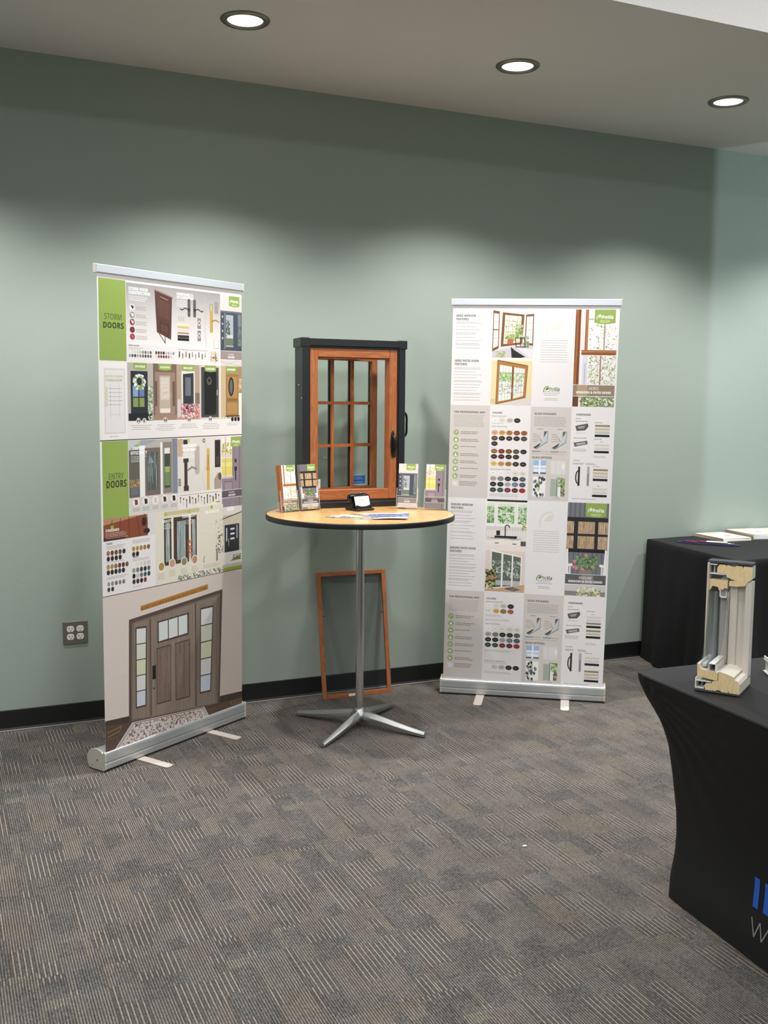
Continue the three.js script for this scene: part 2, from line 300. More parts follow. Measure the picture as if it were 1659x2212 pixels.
    rect(c, '#cfcac6', x, Y(0.88), w, h * 0.12); rect(c, '#8b8580', x, Y(0.95), w, h * 0.05); leaves(c, X(0.3), Y(0.9), w * 0.6, h * 0.1, 110, ['#f1efd8', '#e6e2bf', '#b9c07f', '#8b9a5a'], 3, 8);
    greenTag(c, X(0.44), Y(0), w * 0.5, h * 0.155); c.restore();
  },
  storm(c, x, y, w, h) {
    const X = (u) => x + u * w, Y = (v) => y + v * h; c.save(); c.beginPath(); c.rect(x, y, w, h); c.clip();
    rect(c, '#e6ddd7', x, y, w, h * 0.24); for (let j = 0; j < 12; j++) for (let i = 0; i < 6; i++) rect(c, j % 2 ? '#cbbcb2' : '#d8cbc2', X(i * 0.18 + (j % 2) * 0.09), Y(j * 0.02), w * 0.16, h * 0.006);
    rect(c, '#4a505a', x, Y(0.215), w, h * 0.58); rect(c, '#6c727c', x, Y(0.215), w, h * 0.025);
    rect(c, '#7f858e', X(0.18), Y(0.25), w * 0.06, h * 0.5);
    rect(c, '#aeb6bf', X(0.26), Y(0.27), w * 0.34, h * 0.45); rect(c, '#7d868d', X(0.82), Y(0.25), w * 0.15, h * 0.45);
    leaves(c, X(0.26), Y(0.34), w * 0.2, h * 0.24, 60, ['#4c5c50', '#68786a', '#394840'], 3, 7); rect(c, '#c9cfc8', X(0.3), Y(0.55), w * 0.28, h * 0.04); rect(c, '#6f7a62', X(0.26), Y(0.6), w * 0.34, h * 0.1);
    leaves(c, X(0.82), Y(0.42), w * 0.15, h * 0.25, 40, ['#4c5c50', '#68786a'], 3, 6);
    for (let i = 0; i < 4; i++) oval(c, '#c9c9c6', X(0.1), Y(0.3 + i * 0.1), w * 0.03, h * 0.018);
    rect(c, '#9c8f8c', x, Y(0.78), w, h * 0.12); fit(c, 'STORM', X(0.36), X(0.62), Y(0.815), Y(0.838), '#efe9e5'); fit(c, 'DOORS', X(0.34), X(0.66), Y(0.85), Y(0.878), '#fff', true);
    rect(c, '#fff', x, Y(0.775), w, h * 0.006); rect(c, '#fff', x, Y(0.9), w, h * 0.006); rect(c, '#dcd5d0', x, Y(0.906), w, h * 0.1); stroke(c, '#bdb3ac', h * 0.006, [X(0), Y(0.93)], [X(1), Y(0.99)]); stroke(c, '#bdb3ac', h * 0.006, [X(0.2), Y(0.99)], [X(0.8), Y(0.91)]);
    greenTag(c, X(0.4), Y(0), w * 0.49, h * 0.155); c.restore();
  },
  entry(c, x, y, w, h) {
    const X = (u) => x + u * w, Y = (v) => y + v * h; c.save(); c.beginPath(); c.rect(x, y, w, h); c.clip();
    rect(c, '#8d828a', x, y, w, h); streaks(c, x, y, w, h, 40, ['#a79ca3', '#6d636b']);
    rect(c, '#ece6e2', x, y, w * 0.52, h * 0.57); rect(c, '#ddd36f', x, Y(0.3), w * 0.5, h * 0.25); rect(c, '#e7dd86', x, Y(0.36), w * 0.5, h * 0.06); leaves(c, x, Y(0.08), w * 0.5, h * 0.18, 90, ['#c3c25c', '#9aa04a', '#e3dc93'], 3, 8);
    rect(c, '#b9a9a5', X(0.16), y, w * 0.04, h * 0.56); rect(c, '#d8cccc', x, Y(0.255), w * 0.52, h * 0.035); rect(c, '#75696f', X(0.51), y, w * 0.035, h * 0.6); rect(c, '#c9bbc0', x, Y(0.56), w * 0.54, h * 0.03);
    rect(c, '#756a71', X(0.1), Y(0.63), w * 0.42, h * 0.2); rect(c, '#9b9097', X(0.13), Y(0.645), w * 0.36, h * 0.19); rect(c, '#6b6068', X(0.86), y, w * 0.03, h);
    rect(c, '#35323a', X(0.63), Y(0.32), w * 0.1, h * 0.05); rect(c, '#35323a', X(0.62), Y(0.43), w * 0.12, h * 0.06); rect(c, '#2c2930', X(0.65), Y(0.44), w * 0.05, h * 0.19);
    rect(c, '#f3efec', x, Y(0.755), w, h * 0.007); rect(c, '#5f5660', x, Y(0.762), w, h * 0.1); rect(c, '#f3efec', x, Y(0.862), w, h * 0.007);
    fit(c, 'ENTRY', X(0.34), X(0.62), Y(0.782), Y(0.804), '#e8e2e6'); fit(c, 'DOORS', X(0.32), X(0.66), Y(0.818), Y(0.846), '#fff', true);
    greenTag(c, X(0.44), Y(0), w * 0.5, h * 0.15); c.restore();
  },
};
function swatches(c, x, y, dx, dy, rows, rx, ry) { rows.forEach((row, j) => row.forEach((col, i) => col && oval(c, col, x + i * dx, y + j * dy, rx, ry))); }

function doorsBanner(c) {
  rect(c, PAPER, 0, -40, 888, 2100);
  rect(c, GREEN, 6, 2, 147, 336); fit(c, 'STORM', 34, 131, 144, 168, '#3d5230'); fit(c, 'DOORS', 26, 141, 179, 204, '#22301a', true);
  { const g = c.createLinearGradient(0, 8, 0, 262); g.addColorStop(0, '#a19d9b'); g.addColorStop(0.45, '#cdc8c5'); g.addColorStop(1, '#f1ece8'); c.fillStyle = g; c.fillRect(155, 8, 582, 256); }
  fit(c, 'STORM DOOR', 169, 280, 24, 37, '#fff', true); fit(c, 'CONSTRUCTION', 169, 293, 41, 54, '#fff', true); lines(c, 170, 62, 120, 3, 8, '#f6f3f1', 2.2);
  [['#efeae6', '#3a3a3a'], ['#8a8a88', '#f0eeec'], ['#8c2f35', '#e6dedc'], ['#6d3034', '#7e4043'], ['#a83743', '#c2606a']].forEach(([a, b], i) => { const y = [109, 142, 172, 204, 233][i]; oval(c, a, 188, y, 14, 13); quad(c, b, [180, y - 9], [198, y - 5], [194, y + 8], [186, y + 4]); lines(c, 210, y - 4, 66, 3, 6, '#8d867f', 1.8); });
  quad(c, '#9a7670', [318, 22], [428, 48], [426, 58], [320, 34]); quad(c, '#5b3d36', [319, 28], [424, 52], [416, 236], [330, 206]); quad(c, '#6e4c42', [340, 62], [410, 78], [406, 150], [344, 138]);
  for (let i = 0; i < 6; i++) quad(c, '#4a302a', [346 + i * 11, 64 + i * 2.4], [349 + i * 11, 65 + i * 2.4], [350 + i * 10.4, 140 + i * 2], [347 + i * 10.4, 139 + i * 2]);
  quad(c, '#4c322c', [346, 160], [404, 172], [402, 222], [350, 202]); quad(c, '#63443b', [352, 168], [398, 178], [396, 212], [356, 196]); stroke(c, '#5b3d36', 4, [342, 210], [380, 252], [378, 130]); stroke(c, '#d9c7bd', 2, [352, 52], [398, 64]);
  fit(c, 'HARDWARE &', 452, 556, 24, 36, '#fff', true); fit(c, 'ACCESSORIES', 452, 559, 39, 51, '#fff', true); lines(c, 453, 58, 90, 4, 8, '#f6f3f1', 2.2);
  for (const [x, s] of [[530, -1], [566, 1]]) { rect(c, '#5d5a58', x - 9, 56, 18, 66); oval(c, '#5d5a58', x, 57, 9, 10); oval(c, '#5d5a58', x, 121, 9, 8); oval(c, '#2f2d2c', x, 96, 7); stroke(c, '#3b3937', 5, [x, 97], [x + s * 24, 90], [x + s * 44, 100], [x + s * 58, 96]); }
  c.strokeStyle = '#b59b60'; c.lineWidth = 5; c.beginPath(); c.ellipse(676, 78, 10, 18, 0, 0, 7); c.stroke(); rect(c, '#c2a15c', 666, 92, 21, 92); oval(c, '#c2a15c', 676, 184, 10, 8); stroke(c, '#9c7d3f', 6, [677, 140], [706, 132], [728, 140]);
  stroke(c, '#bdb5ad', 2, [628, 20], [642, 120], [630, 200], [640, 262]); stroke(c, '#bdb5ad', 2, [646, 20], [632, 140], [646, 262]); rect(c, '#9a9793', 698, 48, 26, 54);
  ['#efe0b4', '#d7b768', '#dcd6cf', '#b98f78', '#38332f', '#1f1c1a'].forEach((k, i) => rect(c, k, 457, 160 + i * 13, 72, i > 3 ? 12 : 8)); for (let i = 0; i < 3; i++) stroke(c, '#a7a29c', 2, [462 + i * 14, 152], [466 + i * 14, 128], [472 + i * 14, 152]);
  for (const y of [130, 186]) { rect(c, '#8b8783', 584, y, 22, 48); oval(c, '#efeae6', 595, y + 22, 8, 12); oval(c, '#55524f', 595, y + 22, 4, 7); }
  stroke(c, '#8d867f', 1.5, [694, 220], [694, 262], [726, 262], [726, 220]);
  fit(c, 'PAINT COLORS', 165, 226, 267, 273, INK, true); lines(c, 165, 279, 90, 2, 6, '#9a938c', 1.6);
  swatches(c, 172, 297, 15, 16, [['#e8e4dc', '#e0dbcf', '#d8d2c6', '#cfc9bf', '#bdb8af', '#8f8b85', '#77746f', '#a9a59e', '#66635f'], ['#8d98a3', '#4a5560', '#2f3a44', '#a7a39d', '#8a857f', '#6c6862', '#4d4a46', '#57534e', '#6b6762']], 6, 7);
  swatches(c, 325, 296, 15, 16, [['#4e4a47', '#3c3937', '#5d5955', '#232120', '#b8c0c4', '#a5adb1', '#c8cdcf', '#8a8f91'], ['#e3d69a', '#8f4a43', '#7c3a39', '#6c2f32', '#8e4147', '#b0766f', '#d8c8be']], 6, 7);
  for (let i = 0; i < 9; i++) { rect(c, i % 3 ? '#77726c' : '#2e2b29', 464 + i * 21, 285 + (i % 2) * 6, rr(3, 7), rr(20, 36)); stroke(c, '#6b6660', 1.6, [460 + i * 21, 300], [472 + i * 21, 302]); } lines(c, 460, 276, 190, 1, 5, '#77716b', 1.8, 0);
  rect(c, '#e6ded3', 668, 276, 58, 54); for (let i = 0; i < 14; i++) stroke(c, ['#7d5a3c', '#c9a06d', '#3a3230'][i % 3], 2.4, [rr(670, 724), rr(278, 328)], [rr(670, 724), rr(278, 328)]);
  cover.storm(c, 738, 12, 150, 333);
  // second row
  rect(c, '#f0ece9', 6, 344, 147, 326); rect(c, '#d5d2cf', 28, 370, 114, 274); rect(c, '#e6e3e0', 33, 376, 104, 262); fit(c, 'WHY BUY A PROVIA', 34, 131, 398, 408, '#a7b06a'); fit(c, 'STORM DOOR?', 34, 128, 414, 425, '#8a8f52'); rect(c, '#cfccc9', 60, 436, 3, 140); rect(c, '#cfccc9', 108, 436, 3, 140); rect(c, '#cfccc9', 58, 562, 58, 3);
  for (let i = 0; i < 5; i++) { c.strokeStyle = '#9fb04a'; c.lineWidth = 2; c.beginPath(); c.ellipse(39, 454 + i * 17, 6, 6, 0, 0, 7); c.stroke(); lines(c, 54, 453 + i * 17, 74, 1, 5, '#8f8b88', 1.8, 0.1); } lines(c, 54, 655, 60, 1, 5, '#8f8b88', 2);
  const xs = [156, 304, 448, 596, 740, 888], names = ['SPECTRUM', 'DECORATOR', 'DELUXE', 'DURAGUARD', 'SUPERVIEW'];
  // dark blue door with wreath
  rect(c, '#b9b3a9', 156, 343, 147, 249); rect(c, '#2c3038', 174, 378, 98, 206); rect(c, '#6b7fb4', 186, 440, 66, 50); rect(c, '#8fa2c8', 186, 440, 30, 50); rect(c, '#8a9a55', 186, 492, 66, 40); rect(c, '#2c3038', 217, 400, 6, 180); rect(c, '#2c3038', 186, 488, 66, 5); rect(c, '#1f2229', 160, 560, 140, 32);
  { const n = 110; for (let i = 0; i < n; i++) { const a = rnd() * 6.3, d = rr(18, 34); oval(c, ['#e9eadf', '#6c8a57', '#f4f4ee', '#8aa06e'][i % 4], 224 + Math.cos(a) * d, 425 + Math.sin(a) * d * 0.95, rr(3, 7)); } } leaves(c, 272, 440, 30, 150, 120, ['#5f8050', '#7b9a66', '#e9ece2', '#a9bd97'], 3, 7);
  // taupe door
  rect(c, '#7b6558', 304, 343, 144, 249); rect(c, '#9c8474', 316, 380, 122, 205); rect(c, '#bfae9e', 342, 395, 66, 160); rect(c, '#d7cbbf', 348, 402, 54, 100); streaks(c, 348, 402, 54, 100, 40, ['#9b8b7d', '#efe7dc'], false); rect(c, '#e7ddd2', 345, 540, 62, 20); rect(c, '#6a5548', 314, 420, 14, 110); rect(c, '#6a5548', 422, 420, 14, 110); rect(c, '#c49a52', 411, 470, 5, 22); rect(c, '#a3836f', 304, 570, 144, 22);
  // dark screen door, pink flowers
  rect(c, '#b39f88', 448, 343, 148, 249); rect(c, '#e9e2d8', 478, 372, 86, 210); quad(c, '#33373e', [488, 386], [556, 380], [556, 560], [488, 574]); rect(c, '#6d737d', 502, 400, 36, 84); streaks(c, 502, 400, 36, 84, 16, ['#9aa1ab', '#4a4f58']); leaves(c, 470, 520, 126, 72, 200, ['#e0708c', '#ee9db0', '#f3c3cd', '#c9506e', '#7d9a60'], 3, 8); rect(c, '#7e7468', 566, 470, 30, 50); rect(c, '#cfc9c8', 452, 500, 22, 80);
  // black door
  rect(c, '#d5cabb', 596, 343, 144, 249); rect(c, '#44484a', 606, 352, 118, 232); rect(c, '#191b1c', 626, 372, 82, 200); oval(c, '#5b5748', 660, 415, 17, 19); oval(c, '#191b1c', 660, 412, 8, 9); rect(c, '#d9d7d2', 712, 455, 4, 26); stroke(c, '#6b5a4b', 2, [690, 592], [708, 560], [720, 592]); rect(c, '#e7ddcf', 730, 343, 10, 249);
  // golden oak door with oval light
  rect(c, '#a98a62', 740, 343, 148, 249); rect(c, '#c8b48f', 740, 343, 34, 249); rect(c, '#9c7747', 776, 382, 88, 196); rect(c, '#b18a55', 784, 392, 72, 100); oval(c, '#2f302f', 812, 440, 20, 46); oval(c, '#6b6d68', 812, 440, 10, 34); rect(c, '#7d5c36', 784, 500, 72, 6); rect(c, '#b18a55', 784, 516, 72, 54); leaves(c, 862, 400, 26, 60, 40, ['#e6b49c', '#f1d3c1', '#a9a070'], 3, 6); rect(c, '#efe7da', 866, 470, 22, 122); rect(c, '#3f2f20', 772, 578, 100, 6); leaves(c, 740, 582, 148, 12, 40, ['#efe9df', '#c9bfae'], 3, 6);
  names.forEach((s, i) => { const x = xs[i] + 34, w = 78; c.fillStyle = GREEN; c.beginPath(); c.moveTo(x, 343); c.lineTo(x + w, 343); c.lineTo(x + w, 368); c.quadraticCurveTo(x + w / 2, 378, x, 368); c.closePath(); c.fill(); fit(c, s, x + 10, x + w - 10, 354, 363, '#fff', true); });
  rect(c, PAPER, 156, 592, 732, 78); for (let i = 0; i < 4; i++) { const x = xs[i] + [60, 72, 78, 70][i]; oval(c, '#d5cfca', x, 592, 13); quad(c, '#4a3b36', [x - 9, 585], [x, 592], [x - 7, 600]); quad(c, '#35302e', [x + 9, 584], [x + 1, 592], [x + 8, 601]); lines(c, xs[i] + 14, 612, 122, 3 + (i % 2), 8, '#8d867f', 1.8, 0.3, true); }
  [820, 842, 864].forEach((x) => oval(c, '#1d1a19', x, 596, 9, 11)); lines(c, 782, 614, 90, 2, 8, '#8d867f', 1.8, 0.2); oval(c, '#d5cfca', 250, 592, 12); rect(c, '#55504c', 246, 586, 6, 13);
  rect(c, '#2a2827', 0, 670, 888, 3.5);
  // entry doors
  rect(c, GREEN, 10, 675, 144, 328); fit(c, 'ENTRY', 42, 127, 812, 838, '#3d5230'); fit(c, 'DOORS', 28, 144, 844, 873, '#22301a', true);
  rect(c, '#b6b2ac', 157, 676, 292, 326); rect(c, '#696661', 157, 690, 62, 240); for (let i = 0; i < 6; i++) rect(c, '#55524e', 162 + i * 10, 690, 3, 240); quad(c, '#c9c9c9', [157, 676], [230, 676], [157, 720]); quad(c, '#9fa6ad', [230, 676], [330, 676], [200, 716], [157, 720]);
  rect(c, '#efece8', 219, 700, 34, 236); rect(c, '#75695f', 250, 712, 92, 210); rect(c, '#4f5a57', 262, 732, 66, 168); streaks(c, 262, 732, 66, 168, 50, ['#93a7a5', '#3c4d3c', '#c9d6d6', '#6c8c5f'], true, 0.6); quad(c, '#7f97ad', [268, 776], [286, 752], [306, 780]); rect(c, '#efece8', 343, 690, 14, 236); rect(c, '#8a8176', 357, 690, 56, 230); rect(c, '#3e4a45', 368, 716, 34, 180); rect(c, '#9fb06a', 370, 800, 30, 26); rect(c, '#6d8d57', 370, 826, 30, 60); rect(c, '#e6e3de', 368, 716, 34, 26); rect(c, '#7e8791', 416, 676, 33, 250);
  leaves(c, 160, 845, 60, 40, 60, ['#b98b4f', '#8a7a4a', '#d2b06a'], 3, 7); quad(c, '#6b7178', [164, 880], [214, 880], [206, 915], [170, 915]); rect(c, '#d8d4ce', 157, 925, 292, 77); oval(c, '#b7d14e', 214, 690, 8);
  fit(c, 'ENERGY', 180, 248, 704, 718, '#fff', true); fit(c, 'EFFICIENCY', 168, 264, 724, 738, '#fff', true); lines(c, 170, 746, 94, 4, 7, '#f3f0ed', 2.2);
  for (let i = 0; i < 5; i++) { const x = 196 + i * 57, y = 946; oval(c, '#efeae5', x, y, 20, 19); quad(c, ['#7d3f3f', '#2e2b29', '#d8c4b6', '#5b2b2a', '#1d1b1a'][i], [x - 9, y - 12], [x + 8, y - 10], [x + 10, y + 11], [x - 6, y + 13]); lines(c, x - 22, 972, 44, 3, 6, '#77716b', 1.7, 0.3, true); }
  rect(c, '#ded9d2', 451, 678, 290, 250); rect(c, '#c9ad8c', 451, 680, 34, 80); rect(c, '#322f2e', 487, 684, 28, 22); oval(c, '#b7d14e', 520, 688, 8); fit(c, 'CUSTOMIZE', 476, 572, 705, 719, '#fff', true); fit(c, 'YOUR WAY', 480, 570, 724, 738, '#fff', true); lines(c, 478, 746, 90, 4, 7, '#faf8f5', 2.2);
  rect(c, '#3a3634', 492, 780, 20, 138); rect(c, '#3a3634', 486, 770, 34, 18); rect(c, '#3a3634', 488, 896, 32, 24); rect(c, '#b8b2aa', 560, 716, 32, 120); oval(c, '#b8b2aa', 576, 836, 16, 12); stroke(c, '#8d8881', 9, [574, 822], [540, 812], [514, 826]); oval(c, '#6b665f', 622, 692, 10); oval(c, '#dcd7d0', 622, 692, 5);
  rect(c, '#d3ae5a', 640, 730, 20, 196); rect(c, '#b58e3c', 645, 760, 10, 60); oval(c, '#c19a45', 648, 825, 12); stroke(c, '#bcb4ab', 2, [630, 690], [648, 760], [610, 860], [628, 926]); rect(c, '#2b2928', 696, 692, 38, 130); rect(c, '#454240', 704, 770, 22, 40); quad(c, '#a49c91', [690, 880], [716, 846], [744, 880], [740, 926], [692, 926]); oval(c, '#5c5245', 730, 866, 11, 18); for (let i = 0; i < 5; i++) rect(c, '#55504b', 452, 862 + i * 7, 18, 4);
  fit(c, 'CUSTOMIZE', 476, 572, 705, 719, '#fff', true); fit(c, 'YOUR WAY', 480, 570, 724, 738, '#fff', true);
  rect(c, '#ebe5de', 451, 928, 292, 88); for (let i = 0; i < 14; i++) { const x = 464 + i * 19.6; rect(c, i % 3 === 1 ? '#c9b186' : '#3a3633', x, 950 + (i % 3) * 6, rr(3, 7), rr(18, 42)); oval(c, '#4a4540', x + 2, 950 + (i % 3) * 6, 4); } lines(c, 462, 938, 270, 1, 6, '#77716b', 2, 0); rect(c, '#c8a24c', 700, 985, 34, 6);
  cover.entry(c, 744, 680, 146, 340);
  // finishes
  rect(c, '#b98a6a', 10, 1003, 294, 96); quad(c, '#8a4b35', [10, 1030], [250, 1003], [304, 1099], [10, 1099]); for (let i = 0; i < 5; i++) stroke(c, '#5d2f22', 3, [60 + i * 46, 1010 - i * 2], [30 + i * 62, 1099]); rect(c, '#dedad6', 262, 1003, 42, 96); oval(c, '#2c2725', 240, 1035, 13, 20); oval(c, '#2c2725', 256, 1078, 18, 12); rect(c, '#4b2a22', 10, 1084, 120, 14); oval(c, '#8fae35', 58, 1042, 10); fit(c, 'FINISHES', 22, 98, 1048, 1060, '#fff', true); lines(c, 22, 1066, 126, 4, 7, '#f1e6de', 2);
  rect(c, PAPER, 6, 1099, 300, 236); fit(c, 'STAINS', 24, 58, 1108, 1115, INK, true); lines(c, 24, 1121, 120, 3, 6, '#8d867f', 1.7); lines(c, 172, 1112, 110, 3, 6, '#8d867f', 1.7);
  const st = [['#a56b3f', '#7d3a2b', '#6b4a38', '#5b4a3a', '#3a3330'], ['#3a2f2b', '#30262a', '#2a2726', '#2f2a28']]; swatches(c, 34, 1152, 22, 24, st, 9, 11); lines(c, 24, 1190, 120, 1, 5, '#8d867f', 1.7);
  swatches(c, 33, 1211, 21, 24, [['#b08a52', '#a98a52', '#8a6d42', '#7a3a2b', '#5d3327', '#6a5a3c'], ['#33302c', '#2e2826', '#2a2625', '#3a3d42', '#262626']], 9, 11); lines(c, 24, 1256, 130, 2, 6, '#8d867f', 1.7); swatches(c, 34, 1285, 21, 24, [['#a49a86', '#8f8b80', '#75736d', '#7f8082', '#74777a'], ['#4a4745', '#34302f']], 8, 10);
  swatches(c, 177, 1150, 22, 24, [['#b98d45', '#b08a49', '#a8823f', '#9a7637', '#7d5a31'], ['#4f3628', '#1f1c1b']], 9, 11); fit(c, 'PAINTS', 172, 204, 1183, 1190, INK, true); lines(c, 172, 1196, 104, 2, 6, '#8d867f', 1.7); swatches(c, 177, 1221, 22, 25, [['#efe9e0', '#e6e0d4', '#ddd6c6', '#d3ccb9', '#cfc9bd'], ['#9a968d', '#77736c', '#3f3b3a', '#2c2a2b', '#5c6064'], ['#1f1f20', '#c9bcb4', '#5f7480', '#3f5566', '#2f4440'], ['#2f3f38', '#4a2a2b', '#33292a', '#8a2f35']], 9, 11); lines(c, 172, 1318, 60, 1, 5, '#8d867f', 1.7);
  // porch picture
  rect(c, '#e3dcc9', 306, 1002, 446, 334); rect(c, '#cfbf96', 362, 1006, 226, 18); streaks(c, 590, 1010, 160, 300, 60, ['#efe9da', '#d3cab6'], false); for (const [x, w, g] of [[360, 46, 0], [420, 98, 0], [532, 38, 0]]) { rect(c, '#4a3a30', x, 1036, w, 216); rect(c, '#8fa0a0', x + w * 0.22, 1056, w * 0.56, 180); streaks(c, x + w * 0.22, 1056, w * 0.56, 180, 40, ['#c9d6d8', '#5a6a62', '#eef2f2', '#7d8f74'], true, 0.6); rect(c, '#e9e0cc', x + w, 1030, 12, 230); }
  leaves(c, 508, 1150, 30, 90, 50, ['#c9593f', '#e39a6c', '#8a5a3a'], 3, 7); oval(c, '#a9bf3a', 372, 1018, 8); oval(c, '#a9bf3a', 522, 1018, 8); oval(c, '#a9bf3a', 672, 1010, 9);
  fit(c, 'BEAUTY', 352, 410, 1041, 1054, '#fff', true); fit(c, 'DURABILITY', 476, 566, 1030, 1044, '#fff', true); fit(c, 'SECURITY', 628, 724, 1026, 1038, '#fff', true); lines(c, 360, 1064, 56, 3, 8, '#f6f3ee', 2.2); lines(c, 494, 1056, 70, 3, 8, '#f6f3ee', 2.2); leaves(c, 700, 1130, 50, 110, 90, ['#3b3a36', '#7d8d6c', '#c9cdbd', '#5a5f55'], 2, 6); leaves(c, 690, 1070, 60, 60, 40, ['#dcd8c8', '#b9bba6'], 3, 7);
  for (const [x, y, k] of [[342, 1252, '#b08c54'], [410, 1246, '#c59b84'], [486, 1248, '#8a8a6a'], [556, 1248, '#c08a70']]) { oval(c, '#f0e9df', x, y, 22, 22); oval(c, k, x, y, 17, 18); lines(c, x - 22, y + 32, 46, 5, 6, '#a39a90', 1.6, 0.3); } stroke(c, '#4a4540', 3, [622, 1240], [614, 1262], [620, 1272]); rect(c, '#8a857d', 702, 1222, 12, 52); lines(c, 612, 1284, 130, 3, 6, '#a39a90', 1.6, 0.3);
  leaves(c, 440, 1308, 310, 26, 160, ['#e6e4da', '#6b7a5a', '#3f4a3a', '#b9bba9', '#8d8a84'], 3, 7);
  // modern black door
  rect(c, '#c9c0aa', 750, 1020, 138, 316); rect(c, '#ddd6cc', 750, 1020, 138, 40); rect(c, '#efece8', 780, 1020, 50, 20); stroke(c, '#45413e', 5, [750, 1076], [888, 1052]); rect(c, '#2b2e33', 762, 1108, 106, 134); rect(c, '#aab3bd', 772, 1122, 10, 66); rect(c, '#aab3bd', 848, 1114, 8, 66); for (let i = 0; i < 3; i++) rect(c, '#d8dcdf', 804, 1126 + i * 24, 30, 9); rect(c, '#c9b04c', 790, 1176, 4, 38); rect(c, '#e9e5e0', 750, 1242, 138, 60); quad(c, '#8d6a50', [800, 1288], [850, 1272], [888, 1288]); leaves(c, 820, 1258, 60, 26, 30, ['#7d8a3a', '#5d6b33'], 3, 7); rect(c, '#8fa63e', 750, 1318, 138, 18);
  rect(c, '#34302e', 0, 1335, 888, 3);
  // large picture of a weathered double sidelight door
  rect(c, '#d8cbc1', 0, 1338, 888, 700); quad(c, '#cfc0b6', [744, 1338], [888, 1338], [888, 1970], [726, 1950]);
  quad(c, '#b5803a', [213, 1411], [644, 1379], [644, 1404], [213, 1434]); c.save(); c.translate(217, 1432); c.transform(1, -0.073, 0, 1, 0, 0); c.font = '19px serif'; c.fillStyle = '#3b2611'; const ws = c.measureText('SOME GOLDEN DAYBREAK JESUS WILL COME').width; c.scale(420 / ws, 1); c.fillText('SOME GOLDEN DAYBREAK JESUS WILL COME', 0, 0); c.restore();
  quad(c, '#463b34', [0, 1882], [137, 1895], [137, 1925], [0, 1906]); quad(c, '#463b34', [724, 1952], [895, 1968], [895, 1994], [722, 1988]);
  quad(c, '#5b483c', [0, 1905], [137, 1924], [722, 1988], [895, 1993], [888, 2040], [0, 2040]); c.save(); c.beginPath(); [[0, 1906], [137, 1926], [722, 1990], [895, 1995], [888, 2040], [0, 2040]].forEach(([x, y], i) => (i ? c.lineTo(x, y) : c.moveTo(x, y))); c.closePath(); c.clip(); for (let i = 0; i < 90; i++) { const y = rr(1910, 2036), x = rr(-60, 860); stroke(c, ['#74604f', '#453529', '#69543f'][i % 3], rr(1, 3), [x, y], [x + rr(40, 120), y + 8]); } c.restore();
  stroke(c, '#9a8258', 3, [12, 1938], [92, 1928], [80, 1948], [10, 1958]); stroke(c, '#9a8258', 3, [888, 2006], [800, 2004], [812, 2018], [888, 2020]);
  quad(c, '#57493f', [144, 1461], [745, 1420], [722, 1990], [135, 1924]); quad(c, '#7a6a5e', [160, 1478], [728, 1438], [708, 1984], [150, 1922]);
  quad(c, '#8a7a6d', [170, 1486], [262, 1480], [255, 1932], [160, 1912]); quad(c, '#8a7a6d', [276, 1478], [560, 1458], [548, 1962], [268, 1934]); quad(c, '#8a7a6d', [566, 1456], [706, 1450], [692, 1980], [556, 1962]);
  for (const [x, y, w, h] of [[150, 1470, 580, 500]]) streaks(c, x, y, w, h, 420, ['#93806f', '#574a40', '#a59382', '#4c4038'], true, 0.4);
  const pane5 = (a, b, d, e) => { quad(c, '#4b4038', [a[0] - 6, a[1] - 6], [b[0] + 6, b[1] - 6], [d[0] + 6, d[1] + 6], [e[0] - 6, e[1] + 6]); for (let i = 0; i < 5; i++) { const L = (p, q, t) => [p[0] + (q[0] - p[0]) * t, p[1] + (q[1] - p[1]) * t], t0 = i / 5 + 0.006, t1 = (i + 1) / 5 - 0.006; quad(c, ['#d9dad6', '#d3d8c6', '#d3d6b4', '#d9d8d6', '#c9d0da'][i], L(a, e, t0), L(b, d, t0), L(b, d, t1), L(a, e, t1)); } };
  pane5([187, 1508], [243, 1513], [234, 1870], [183, 1867]); pane5([596, 1493], [676, 1494], [655, 1906], [589, 1900]);
  quad(c, '#4b4038', [314, 1500], [514, 1494], [512, 1600], [313, 1602]); for (let i = 0; i < 3; i++) { const x = 321 + i * 62.5; quad(c, '#d5d9d4', [x, 1507 - i * 2], [x + 57, 1505 - i * 2], [x + 57, 1592 - i], [x, 1594 - i]); }
  for (const [a, b, h0, h1] of [[309, 392, 1627, 1886], [426, 516, 1627, 1898]]) { quad(c, '#45392f', [a - 3, h0 - 4], [b + 3, h0 - 4], [b + 2, h1 + 5], [a - 3, h1]); quad(c, '#776557', [a, h0], [b, h0], [b - 2, h1], [a, h1 - 5]); streaks(c, a, h0, b - a, h1 - h0 - 6, 110, ['#8a7767', '#4c4037', '#9a8878'], true, 0.45); }
  rect(c, '#b5a598', 408, 1618, 4, 5); quad(c, '#211d1b', [279, 1700], [301, 1698], [300, 1764], [279, 1762]); oval(c, '#1d1a18', 287, 1805, 4); rect(c, '#3a302a', 268, 1480, 4, 450); rect(c, '#3a302a', 556, 1460, 5, 500);
  rect(c, '#d9cec4', 86, 1657, 44, 40); rect(c, '#d9cec4', 14, 1676, 22, 30);
  c.save(); c.beginPath(); [[154, 1929], [614, 1977], [652, 2040], [33, 2040]].forEach(([x, y], i) => (i ? c.lineTo(x, y) : c.moveTo(x, y))); c.closePath(); c.clip(); rect(c, '#cfc5c2', 0, 1900, 888, 140); c.restore();
